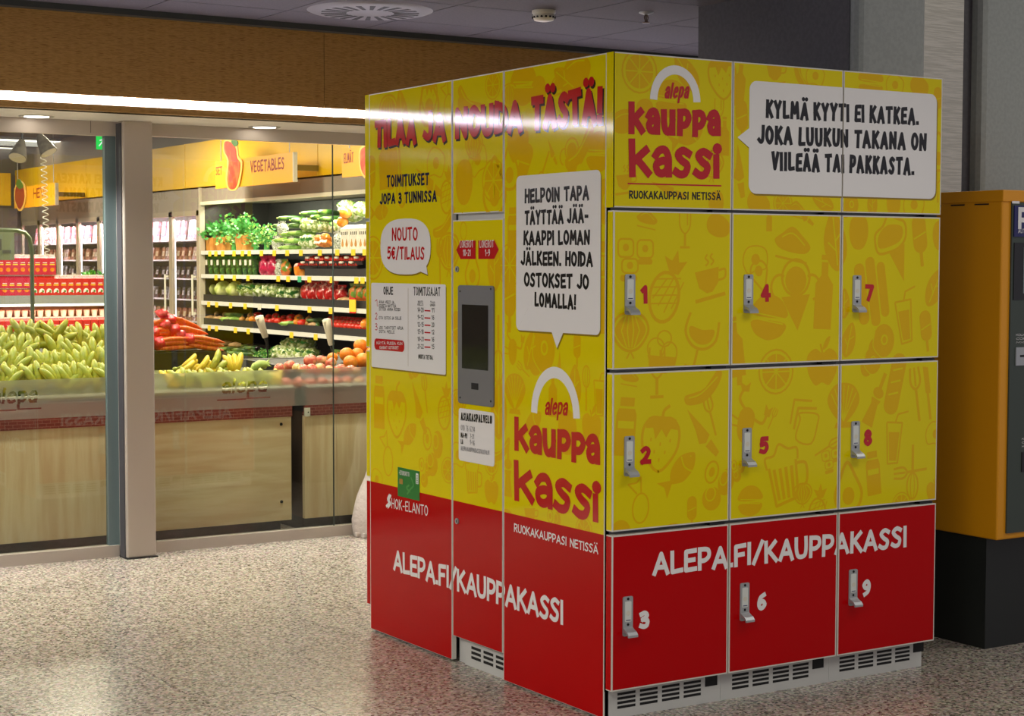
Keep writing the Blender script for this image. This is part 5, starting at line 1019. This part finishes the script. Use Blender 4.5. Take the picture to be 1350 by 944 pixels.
def prod(kind):
    """returns a new source thing of that produce kind, base at z = 0"""
    t = thing(kind, 'x', kind.replace('_', ' ')); q = MB(); rnd = random.Random(len(kind)*7)
    if kind == 'cabbage':
        q.blob((0, 0, .075), .082, CABB, .05, 3, 1, 16, 10); q.build('head', t)
        for k in range(4):
            a = k*1.6; q = MB(); c = Vector((math.cos(a)*.028, math.sin(a)*.028, .068)); q.blob(c, .07, CABB, .1, 2, k+4, 12, 7, (.8 if k % 2 else 1, 1, .95)); q.build('outer_leaf', t)
    elif kind in ('lettuce', 'salad_bag'):
        m = LETT
        q.blob((0, 0, .07), .085, m, .22, 5, 9, 18, 10, (.9, 1.1, .85)); q.build('leaf_mass', t); q = MB()
        for k in range(10):
            a = rnd.uniform(0, 6.28); r = .055; c = Vector((r*math.cos(a), r*math.sin(a), .05+rnd.uniform(0, .05))); d = Vector((math.cos(a), math.sin(a), .8))*.05; n = Vector((-math.sin(a), math.cos(a), 0))*.03
            q.poly([c-n*.5, c+d*.5-n, c+d, c+d*.5+n, c+n*.5], LEAFG, True)
        o = q.build('frill', t); o['kind'] = 'stuff'
    elif kind in ('pepper_bag', 'pink_bag', 'mixed_bag', 'wrapped_bag'):
        m = {'pepper_bag': REDP, 'pink_bag': PINKP, 'mixed_bag': MIXM, 'wrapped_bag': PLASTW}[kind]
        q.blob((0, 0, .07), .075, m, .16, 4, 5, 16, 9, (.6, 1.05, 1.0)); q.build('pouch', t); q = MB(); q.prism([(-.012, -.06, .135), (-.012, .06, .135), (-.016, .07, .165), (-.016, -.07, .165)], (.006, 0, 0), m); q.build('crimped_top', t)
    elif kind == 'herb_sleeve':
        q.lathe([(.022, 0), (.03, .05), (.045, .13), (.05, .16)], (0, 0, 0), LEAFD, 10); q.build('sleeve', t); q = MB()
        for k in range(14):
            a = k*2.4; c = Vector((.02*math.cos(a), .02*math.sin(a), .14)); q.poly([c, c+Vector((.02*math.cos(a)-.01, .02*math.sin(a), .03)), c+Vector((.03*math.cos(a), .03*math.sin(a), .055)), c+Vector((.02*math.cos(a)+.01, .02*math.sin(a), .03))], LEAFG, True)
        o = q.build('leaves', t); o['kind'] = 'stuff'; bx('label_card', (-.056, -.022, .1), (-.052, .022, .15), WHITP, t)
    elif kind == 'leafy_bunch':
        for j in range(2):
            q = MB()
            for k in range(150):
                a = rnd.uniform(0, 6.28); el = rnd.uniform(0, 1.5); L = rnd.uniform(.06, .19); c_ = Vector((math.cos(a)*math.cos(el)*.8, math.sin(a)*math.cos(el), math.sin(el)))*L; d = Vector((rnd.uniform(-1, 1), rnd.uniform(-1, 1), rnd.uniform(-.3, 1))).normalized()*rnd.uniform(.04, .075); n = d.cross(Vector((rnd.uniform(-1, 1), rnd.uniform(-1, 1), rnd.uniform(-1, 1)))).normalized()*rnd.uniform(.013, .022); o_ = Vector((0, 0, .06))+c_
                q.poly([o_+d*.4, o_+d*.65-n, o_+d+Vector((0, 0, -.01)), o_+d*.7+n], (LEAFG, M_('light leaf', '9cc25a', ['7aa83e', 'c4dc8c'], 30))[j], True)
            o = q.build('leaves', t); o['kind'] = 'stuff'
        q = MB(); q.tube([(0, 0, 0), (0, 0, .08)], [.03, .025], LEAFG, 8); q.build('stems', t)
    elif kind == 'paper_bag':
        n = 20; V = []
        for j, (z, r) in enumerate(((0, .06), (.06, .068), (.13, .078))):
            for i in range(n):
                a = 2*PI*i/n; sq = 1/max(abs(math.cos(a)), abs(math.sin(a)))**.8; V.append((r*.7*sq*math.cos(a)+.004*math.sin(5*a+j), r*1.1*sq*math.sin(a)*1.25, z+(.014*math.sin(3*a) if j == 2 else 0)))
        q.mesh(V, [(j*n+i, j*n+(i+1) % n, (j+1)*n+(i+1) % n, (j+1)*n+i) for j in range(2) for i in range(n)], PAPER); q.mesh(V[:n], [tuple(range(n))], PAPER); q.build('bag', t)
        q = MB()
        for k in range(170):
            a = rnd.uniform(0, 6.28); rr_ = rnd.uniform(0, .095); d = Vector((rnd.uniform(-1, 1), rnd.uniform(-1, 1), rnd.uniform(-.1, 1))).normalized()*rnd.uniform(.035, .07); n_ = d.cross(Vector((rnd.uniform(-1, 1), rnd.uniform(-1, 1), .3))).normalized()*.016; o_ = Vector((rr_*math.cos(a)*.9, rr_*math.sin(a)*1.15, .1+rnd.uniform(0, .11)*(1-rr_*5)+.02))
            q.poly([o_+d*.3, o_+d*.65-n_, o_+d, o_+d*.65+n_], MATS['leaf green'], True)
        o = q.build('leaves', t); o['kind'] = 'stuff'
    elif kind in ('cucumber', 'courgette'):
        q.tube([(0, -.13, .022), (0, -.12, .022), (.004, 0, .03), (0, .12, .024), (0, .135, .024)], [.006, .019, .024, .02, .008], CUKE if kind == 'courgette' else M_('light cucumber', '7aa23c', ['5c8a2c', '9cbc5c'], 14, .3), 10); q.build('fruit', t); q = MB(); q.tube([(0, .13, .024), (0, .15, .028)], [.007, .005], STM, 6); q.build('stalk', t)
    elif kind == 'tomato':
        q.blob((0, 0, .03), .034, TOMM, .03, 5, 2, 12, 8, (1, 1, .85)); q.build('fruit', t); q = MB()
        for k in range(5): a = k*1.257; q.poly([(0, 0, .059), (.016*math.cos(a-.2), .016*math.sin(a-.2), .061), (.02*math.cos(a), .02*math.sin(a), .058)], PGR)
        q.build('calyx', t)
    elif kind in ('sweet_pepper', 'bell_pepper'):
        q.blob((0, 0, .035), .042, TOMM if kind == 'bell_pepper' else PEPO, .02, 3, 1, 14, 9, (1, 1.15, .9), lambda a, th: 1+.1*math.cos(4*a)*math.sin(th)); q.build('fruit', t); q = MB(); q.tube([(0, 0, .065), (.004, 0, .088)], [.006, .005], PGR, 6); q.build('stalk', t)
    elif kind == 'onion': q.blob((0, 0, .03), .034, ONI, .03, 4, 2, 12, 8, (1, 1, .85)); q.build('bulb', t); q = MB(); q.tube([(0, 0, .05), (0, 0, .075)], [.008, .002], ONI, 6); q.build('neck', t)
    elif kind in ('potato', 'root_vegetable'): q.tube([(0, -.075, .02), (0, -.06, .022), (.004, 0, .028), (0, .06, .022), (0, .085, .02)], [.006, .02, .026, .018, .003], POT if kind == 'potato' else M_('parsnip skin', 'c9a070', ['b08858', 'dcbc90'], 9, .5), 9); q.build('root', t); q = MB(); q.tube([(0, -.07, .02), (0, -.085, .024)], [.006, .004], STM, 6); q.build('top', t)
    elif kind == 'aubergine': q.tube([(0, -.1, .03), (0, -.08, .032), (0, 0, .034), (0, .07, .03), (0, .09, .03)], [.01, .034, .036, .022, .012], EGGP, 10); q.build('fruit', t); q = MB(); q.tube([(0, .08, .03), (0, .115, .036)], [.016, .006], PGR, 7); q.build('calyx', t)
    elif kind == 'carrot_pouch':
        for k in range(6): q = MB(); y = (k % 3-1)*.034; z = .02+.035*(k//3); q.tube([(-.05, y, z+.04), (0, y+.004, z+.02), (.05, y, z)], [.018, .016, .005], PEPO, 7); q.build('carrot', t)
        q = MB(); q.blob((-.03, 0, .09), .05, PEPO, .2, 4, 3, 12, 7, (.6, 1.2, .6)); q.build('pouch_top', t)
    elif kind == 'printed_carton':
        q.box((-.05, -.075, 0), (.05, .075, .17), WHITP, .004); q.build('box', t); q = MB(); q.prism([(-.05, -.075, .17), (-.05, .075, .17), (0, .06, .2), (0, -.06, .2)], (.01, 0, 0), WHITP); q.build('folded_top', t)
        FC = Face((-.0505, 0, 0), (0, -1, 0), (-1, 0, 0)); its = []
        for a in (-.035, .035): fan(its, catmull([(a, .025), (a-.02, .04), (a-.01, .07), (a, .09), (a+.01, .07), (a+.02, .04)], True), ONI, 1)
        for a in (-.045, -.015, .015, .045): fan(its, rrect(a-.006, a+.006, .12, .145, .001), BLK, 1)
        emit_print(FC, 'label_print', its, (-9, 9, 0, 3), t)
    elif kind == 'tomato_tray':
        bx('tray', (-.06, -.09, 0), (.06, .09, .03), BLKP, t)
        for k in range(12):
            q = MB(); q.blob(((k % 3-1)*.035, (k//3-1.5)*.042, .042), .02, TOMM, .02, 4, k, 9, 6); q.build('tomato', t)
        bx('film_label', (-.065, -.03, .055), (-.05, .03, .07), WHITP, t)
    elif kind == 'radish_punnet':
        q.lathe([(.04, 0), (.05, .03), (.055, .075)], (0, 0, 0), PEPO, 12); q.build('punnet', t); q = MB(); q.blob((0, 0, .08), .05, REDP, .15, 5, 3, 12, 7, (1, 1, .5)); q.build('heap', t)
    return t
SRC = {}
cnt = {}
PLAIN = {'salad_bag': 'clear bag of pale lettuce', 'lettuce': 'pale green lettuce head', 'cabbage': 'round pale cabbage', 'pepper_bag': 'shiny bag of red peppers', 'pink_bag': 'bright pink bag of salad', 'mixed_bag': 'bag of mixed coloured peppers', 'wrapped_bag': 'clear-wrapped vegetables', 'herb_sleeve': 'green herb sleeve with a white card', 'leafy_bunch': 'bushy bunch of green leaves', 'paper_bag': 'open brown paper bag of salad', 'cucumber': 'light green cucumber', 'courgette': 'dark green courgette', 'tomato': 'red tomato', 'sweet_pepper': 'orange sweet pepper', 'bell_pepper': 'red bell pepper', 'onion': 'golden onion', 'potato': 'brown potato', 'root_vegetable': 'pale root vegetable', 'aubergine': 'dark aubergine', 'carrot_pouch': 'orange pouch of carrots', 'printed_carton': 'white carton printed with onions', 'tomato_tray': 'black tray of small red tomatoes', 'radish_punnet': 'orange punnet with a red heap'}
SHN = ['top shelf', 'second shelf', 'third shelf', 'fourth shelf', 'bottom deck']
def place(kind, u, k, dx=.1, dz=0, rz=0, sc=1, tilt=0, back=0, v=None):
    z = SH[k]+(.052 if (k > 1 or (k == 1 and u > 400)) else .001)+dz
    y = AX(u, 370, XC+dx).y
    key = (kind, k); cnt.setdefault(key, []).append((u, back))
    if kind not in SRC: SRC[kind] = prod(kind); o = SRC[kind]
    else: o = dup(SRC[kind])
    o.location = (XC+dx, y, z); o.rotation_euler = (0, R(tilt), R(rz)); o.scale = (sc,)*3; KM[o.name] = (k, u)
    PL.append(o); o['group'] = PLAIN[kind].replace('tomato', 'tomatoe')*(PLAIN[kind].endswith('tomato'))+PLAIN[kind]*(not PLAIN[kind].endswith('tomato'))+'s on the '+SHN[k]+' of the produce case'
    return o
PL = []
rp = random.Random(11)
# top shelf
for u, s_ in ((283, 1.05), (302, .95), (322, .95)): place('leafy_bunch', u, 0, .28, .12, rp.uniform(0, 360), s_)
for u, s_ in ((281, 1.15), (296, 1.15), (323, 1.2)): place('paper_bag', u, 0, .09, 0, rp.uniform(-15, 15), s_)
for u in (309, 338, 352): place('leafy_bunch', u, 0, .14, 0, u*7, .95)
for u in (366, 373, 384): place('wrapped_bag', u, 0, .1, 0 if u != 373 else .13, 10, .85)
for u, dz in ((381, .07), (388, .0), (394, .06), (390, .12), (398, .13), (379, .2), (386, .27), (400, .2)): place('cucumber' if dz < .15 else 'courgette', u, 0, .1+dz*.4, dz, 70+rp.uniform(-25, 25), 1.0)
for u, dz in ((404, .24), (414, .3), (424, .26), (434, .3), (442, .24)): place('courgette', u, 0, .2, dz, rp.uniform(20, 120), 1.1)
for u, dz in ((405, .02), (412, .02)): place('lettuce', u, 0, .12, dz, 0, .85)
for u, dz in ((406, .17), (420, .16), (434, .16), (446, .14)): place('salad_bag', u, 0, .18, dz, 20, .85)
for u, dz in ((425, .01), (433, .02)): place('carrot_pouch', u, 0, .09, dz, 8, 1.05)
for u, dz in ((452, .2), (456, .27)): place('sweet_pepper', u, 0, .15, dz, 0, 1.2)
place('wrapped_bag', 446, 0, .08, 0, 0, 1.0); place('wrapped_bag', 452, 0, .1, 0, 0, .9)
for u in (462, 474, 486): place('printed_carton', u, 0, .08, 0, 0, 1.05)
for u, dz in ((466, .24), (478, .28), (458, .3)): place('salad_bag', u, 0, .24, dz, 30, .9)
# second shelf
for i, u in enumerate((273, 279, 286, 294, 302, 309, 316, 324, 331, 337)): place('herb_sleeve', u, 1, .07+.02*(i % 2), 0, 0, 1.0)
for u in (350, 360): place('pink_bag', u, 1, .08, 0, 0, 1.15)
for u in (369, 377): place('mixed_bag' if u == 377 else 'wrapped_bag', u, 1, .09, 0, 0, .95)
place('radish_punnet', 397, 1, .08, 0, 0, 1.2)
for u, dz in ((409, .06), (421, .06), (434, .06), (447, .06), (460, .06), (473, .06), (415, .1), (428, .1), (441, .1), (454, .1), (467, .1), (480, .1)): place('tomato_tray', u, 1, .1, dz-.03, 0, 1.0, -14)
# third shelf
for u in (278, 295, 311): place('cabbage', u, 2, .12, 0, u, 1.0)
for i, u in enumerate((325, 336, 347, 357, 365)): place('salad_bag', u, 2, .12, .0, u*5, 1.0)
for u in (376, 388): place('lettuce', u, 2, .12, -.02, u, .95)
for u, s_ in ((404, 1.15), (411, 1.05), (425, 1.2), (434, 1.1), (447, .9)): place('pepper_bag', u, 2, .1, 0, 12, s_, 18)
for u in (455, 462): place('root_vegetable', u, 2, .08, .0, 60, .9)
for u in (468, 477, 486): place('mixed_bag', u, 2, .1, 0, 0, 1.0)
for i, (u, kd) in enumerate(((277, 'potato'), (283, 'root_vegetable'), (289, 'root_vegetable'), (294, 'potato'), (299, 'root_vegetable'), (304, 'courgette'), (310, 'cucumber'), (307, 'cucumber'), (319, 'onion'), (328, 'onion'), (333, 'sweet_pepper'), (338, 'bell_pepper'), (344, 'sweet_pepper'), (352, 'tomato'), (357, 'tomato'), (362, 'bell_pepper'), (367, 'bell_pepper'), (372, 'tomato'), (377, 'tomato'), (382, 'bell_pepper'), (387, 'cucumber'), (392, 'sweet_pepper'), (399, 'bell_pepper'), (405, 'onion'), (412, 'root_vegetable'), (418, 'courgette'))):
    place(kd, u, 3, .06+.03*(i % 2), 0, rp.uniform(-30, 60), .95, 0)
    if i % 2: place(kd, u+2, 3, .14, .035, rp.uniform(-30, 60), .95)
for j in range(3):
    for i in range(11): place('tomato', 433+5*i+2*j, 3, .06+.055*j, .022*j, i*50, 1.1)
place('sweet_pepper', 483, 3, .06, .02, 0, 1.2)
for i in range(9): place('root_vegetable', 276+4.2*i, 4, .12+.02*(i % 2), .04*(i % 3), rp.uniform(20, 90), 1.0)
for i in range(10): place('courgette', 300+4.6*i, 4, .1+.03*(i % 3), .03*(i % 3), rp.uniform(-20, 60), 1.0)
for i in range(5): place('aubergine', 306+10*i, 4, .2, .06, rp.uniform(-30, 60), .9)
for i in range(5): place('leafy_bunch', 344+3.5*i, 4, .12, -.04, i*70, .5)
for i, u in enumerate((370, 380, 390, 400, 410, 384, 395, 405)): place('salad_bag', u, 4, .12+(.08 if i > 4 else 0), .07*(i > 4), u*3, 1.0)
for u in (421, 429, 437, 446, 455): place('root_vegetable' if u % 2 else 'mixed_bag', u, 4, .1, 0, 0, .95)
byk = {}
for o in PL: byk.setdefault(o['group'], []).append(o)
for g, L_ in byk.items():
    L_.sort(key=lambda o: KM[o.name][1]); kn = PLAIN[[k for k in PLAIN if g.startswith(PLAIN[k]+'s') or g.startswith(PLAIN[k]+'es')][0]]; k = KM[L_[0].name][0]
    for i, o in enumerate(L_): o['label'] = kn+' on the '+SHN[k]+(', '+od(i) if len(L_) > 1 and i < 22 else ' of the produce case')
    if len(L_) > 22:
        for o in L_: o['label'] = kn+' on the '+SHN[k]+', in the right part of the produce case'
    if len(L_) == 1: del L_[0]['group']
# ---------------- glass-door meat fridge beyond the case
t = thing('meat_fridge', 'tall glass-door fridge with pink packs, beyond the produce case', 'fridge'); FY0, FY1 = 11.5, 17.4
FRM = mat('fridge frame', 'a89a88', .4); PWH = (1, .78, .9)
bx('base', (XC, FY0, 0), (4.2, FY1, .35), TAUPE, t); bx('header', (XC-.01, FY0, 1.98), (4.2, FY1, 2.19), TAUPE, t); bx('back_panel', (3.98, FY0, .35), (4.0, FY1, 1.98), mat('fridge back', '58504e', .5), t)
MS = [1.70, 1.50, 1.31, 1.10, .88, .64, .4]
ND = 8; dw = (FY1-FY0)/ND
for k, z in enumerate(MS): bx('shelf', (XC+.1, FY0+.03, z-.015), (3.95, FY1-.03, z), mat('fridge shelf', 'd8ccd2', .3), t)
for i in range(ND):
    a, b = FY0+i*dw, FY0+(i+1)*dw
    fr = MB(); fr.box((XC-.01, a, .35), (XC+.02, a+.045, 1.98), FRM); fr.box((XC-.01, b-.045, .35), (XC+.02, b, 1.98), FRM); fr.box((XC-.01, a, 1.93), (XC+.02, b, 1.98), FRM); fr.box((XC-.01, a, .35), (XC+.02, b, .4), FRM); d = fr.build('door', t)
    bx('pane', (XC+.0, a+.045, .4), (XC+.006, b-.045, 1.93), GL, d); q = MB(); q.tube([(XC-.045, a+.07, .95), (XC-.045, a+.07, 1.35)], .011, OFFW, 8); q.box((XC-.045, a+.06, .96), (XC-.01, a+.08, .98), OFFW); q.box((XC-.045, a+.06, 1.32), (XC-.01, a+.08, 1.34), OFFW); q.build('handle', d)
    bx('light_tube', (XC+.03, a+.01, .45), (XC+.05, a+.03, 1.9), emit('fridge tube', 'ffe0f4', 14), t)
base_at(t, (3.7, 14.4, 0))
area('fridge_light', (XC+.06, 14.4, 1.94), .08, 5.6, 150, PWH, (0, R(-25), 0))
def pack(nm, m, m2, h, w):
    t = thing(nm, 'x', 'meat pack'); q = MB(); q.prism([(0, -w/2, 0), (0, w/2, 0), (.0, w/2, h*.9), (.0, w/2-.01, h), (0, -w/2+.01, h), (0, -w/2, h*.9)], (.03, 0, 0), m); q.build('packet', t); bx('packet_label', (-.002, -w*.3, h*.3), (0, w*.3, h*.7), m2, t); return t
PK = [pack('meat_pack', M_('pink meat', 'e58a96', ['d0606e', 'f4c0c4'], 14, .2), M_('pink label', 'f0d0d4', ['e8a0b0', 'fff0f0'], 30), .16, .085), pack('sausage_pack', M_('brown meat', 'a06a54', ['7a4438', 'c89a80'], 14, .2), M_('cream label', 'd8c4a0', ['b89c70', 'f0e4c8'], 30), .13, .09), pack('ham_pack', M_('dark pack', '3a2c30', ['1c1a22', '7a4a50'], 14, .2), M_('pale label', 'b8a8a8', ['6a5c60', 'e8dcd8'], 30), .12, .09)]
fst = set()
for k in range(6):
    kind = 0 if k == 0 else 1 if k in (1, 4) else 2
    for i in range(ND):
        for j in range(6):
            y = FY0+i*dw+.09+j*(dw-.18)/5; src = PK[kind]; o = src if kind not in fst else dup(src); fst.add(kind); o.location = (XC+.13+rp.uniform(0, .03), y, MS[k]); o.rotation_euler = (0, R(8), R(rp.uniform(-5, 5)))
            if k == 0: o.scale = (1, 1, 1.25)
            o['label'] = ['bright pink', 'brown', 'dark'][kind]+' meat pack, '+ORD[k]+' shelf down, behind the '+ORD[i]+' fridge door from the produce case'; o['group'] = ['pink packs in the glass-door fridge', 'brown packs in the glass-door fridge', 'dark packs in the glass-door fridge'][kind]
# ---------------- island shelf with juice cartons
t = thing('island_shelf', 'grey island shelf lined with red cartons behind the bananas, with a glowing recess', 'shelf'); IY = 10.5; IX0, IX1 = -2.2, 2.2
GSH = mat('grey shelf edge', '8c9290', .4)
bx('top_board', (IX0, IY, 1.105), (IX1, IY+.55, 1.18), GSH, t); bx('lower_board', (IX0, IY+.02, .78), (IX1, IY+.55, .81), SHW, t); bx('base', (IX0, IY+.02, 0), (IX1, IY+.55, .78), GSH, t); bx('back_board', (IX0, IY+.5, .81), (IX1, IY+.55, 1.105), mat('recess back', 'd08060', .5), t); bx('end_board', (IX1-.03, IY, 0), (IX1, IY+.55, 1.105), GSH, t); bx('end_board', (IX0, IY, 0), (IX0+.03, IY+.55, 1.105), GSH, t)
bx('light_line', (IX0+.04, IY+.005, 1.085), (IX1-.04, IY+.02, 1.105), emit('shelf line', 'fff0e0', 5), t); base_at(t, (0, IY+.27, 0))
area('shelf_light', (0, IY+.12, 1.08), 4.2, .1, 26, (1, .42, .28))
CRED = mat('carton red', 'c01c22', .35); CPNK = mat('carton crimson', 'b81838', .35); CWH = mat('carton white', 'ece4dc', .4)
def carton(m, lab):
    t = thing('juice_carton', 'x', 'carton'); w = .033; q = MB(); q.box((-w, -w, 0), (w, w, .145), m); q.build('carton_body', t)
    q = MB(); q.prism([(-w, -w, .145), (w, -w, .145), (w*.9, 0, .17), (-w*.9, 0, .17)], (0, .002, 0), m); q.mesh([(-w, -w, .145), (-w, w, .145), (-w, 0, .17), (w, -w, .145), (w, w, .145), (w, 0, .17)], [(0, 2, 1), (3, 4, 5), (1, 2, 5, 4)], CWH); q.build('gable', t); bx('gable_fin', (-w, -.003, .168), (w, .003, .178), CWH, t)
    F_ = Face((0, -w-.0005, 0), (1, 0, 0), (0, -1, 0)); its = []; fan(its, rrect(-.022, .022, .085, .094, .002), TAG, 1); fan(its, rrect(-.018, .02, .102, .108, .002), CWH, 1)
    if lab: fan(its, catmull([(-.02, .02), (.0, .03), (.025, .02), (.022, .05), (0, .06), (-.018, .045)], True), CWH, 1); fan(its, ell(.012, .035, .01, .012, 10), PGR, 2)
    else: fan(its, ell(0, .045, .02, .018, 12), PEPO, 1)
    emit_print(F_, 'carton_print', its, (-9, 9, 0, 3), t); return t
CT = [carton(CRED, 1), carton(CPNK, 0)]; cs = set()
def putc(i, x, y, z, label, group):
    o = CT[i] if i not in cs else dup(CT[i]); cs.add(i); o.location = (x, y, z); o.rotation_euler = (0, 0, rp.uniform(-.04, .04)); o['label'] = label; o['group'] = group
n_ = 0
for i in range(22):
    x = AY(-34+9.7*i, 376, IY+.04).x
    if x > IX1-.05: break
    putc(1 if -34+9.7*i < 40 else 0, x, IY+.045, 1.181, 'red juice carton in the long row on the island shelf, '+od(i), 'cartons on top of the island shelf')
for i in range(9):
    x = AY(-10+9.7*i, 350, IY+.04).x; putc(1, x, IY+.045, 1.36, 'crimson juice carton of the stacked upper row at the left, '+od(i), 'cartons stacked on the island row')
for i in range(21):
    x = AY(-30+10.2*i, 440, IY+.1).x
    if x > IX1-.06: break
    putc(0, x, IY+.1, .811, 'red carton in the glowing recess below the island shelf, '+od(i), 'cartons in the island recess')
    q = None
def cup():
    t = thing('dessert_cup', 'x', 'cup'); q = MB(); q.lathe([(.022, 0), (.028, .05), (.03, .055)], (0, 0, 0), CWH, 12); q.build('tub', t); q = MB(); q.lathe([(.031, .055), (.031, .06), (.002, .061)], (0, 0, 0), mat('cup lid', 'e8a890', .3), 12); q.build('lid', t); return t
CU = cup(); bx('cup_step', (IX0+.03, IY+.2, .81), (IX1-.03, IY+.48, .985), GSH, bpy.data.objects['island_shelf']).matrix_parent_inverse = Matrix.Translation(-Vector((0, IY+.27, 0)))
for i in range(20):
    x = AY(-28+10.2*i, 425, IY+.25).x
    if x > IX1-.08: break
    o = CU if i == 0 else dup(CU); o.location = (x, IY+.26, .986); o['label'] = 'small white dessert cup behind the recessed cartons, '+od(i); o['group'] = 'cups in the island recess'
# potted basil on the cartons
t = thing('potted_herb', 'bushy green potted herb on the carton row beside the column', 'plant'); p = AY(121, 358, IY+.25); q = MB(); q.lathe([(.035, 0), (.045, .08), (.045, .085)], (0, 0, 0), BLKP, 14); q.build('pot', t)
q = MB(); rh = random.Random(5)
for k in range(240):
    a, e, r = rh.uniform(0, 6.28), rh.uniform(-.3, 1.5), rh.uniform(.05, .13); c = Vector((r*math.cos(a)*math.cos(e)*1.1, r*math.sin(a)*math.cos(e), .12+r*.75*math.sin(e))); d = Vector((rh.uniform(-1, 1), rh.uniform(-1, 1), rh.uniform(0, 1))).normalized()*.022; n = d.cross(Vector((rh.uniform(-1, 1), rh.uniform(-1, 1), rh.uniform(-1, 1)))).normalized()*.012
    q.poly([c-d, c+n, c+d, c-n], M_('basil leaf', '2f8a2a', ['1e6a1c', '58b040'], 30), True)
o = q.build('foliage', t); o['kind'] = 'stuff'; t.location = (p.x, IY+.25, 1.181)
t2 = thing('produce_net', 'orange net of fruit beside the potted herb', 'fruit net'); p = AY(136, 354, IY+.25); q = MB()
for k in range(7): q.blob((.05*math.cos(k*1.05)*(k > 0), .05*math.sin(k*1.05)*(k > 0), .03+.05*(k == 0)), .032, M_('net orange', 'd8602c', ['b84018', 'e88850'], 20), .03, 3, k, 9, 6)
o = q.build('fruits', t2); o['kind'] = 'stuff'; q = MB(); q.tube([(0, 0, .09), (0, 0, .13), (.02, 0, .15)], [.02, .008, .014], MATS['net orange'], 8); q.build('net_knot', t2); t2.location = (p.x, IY+.25, 1.181)
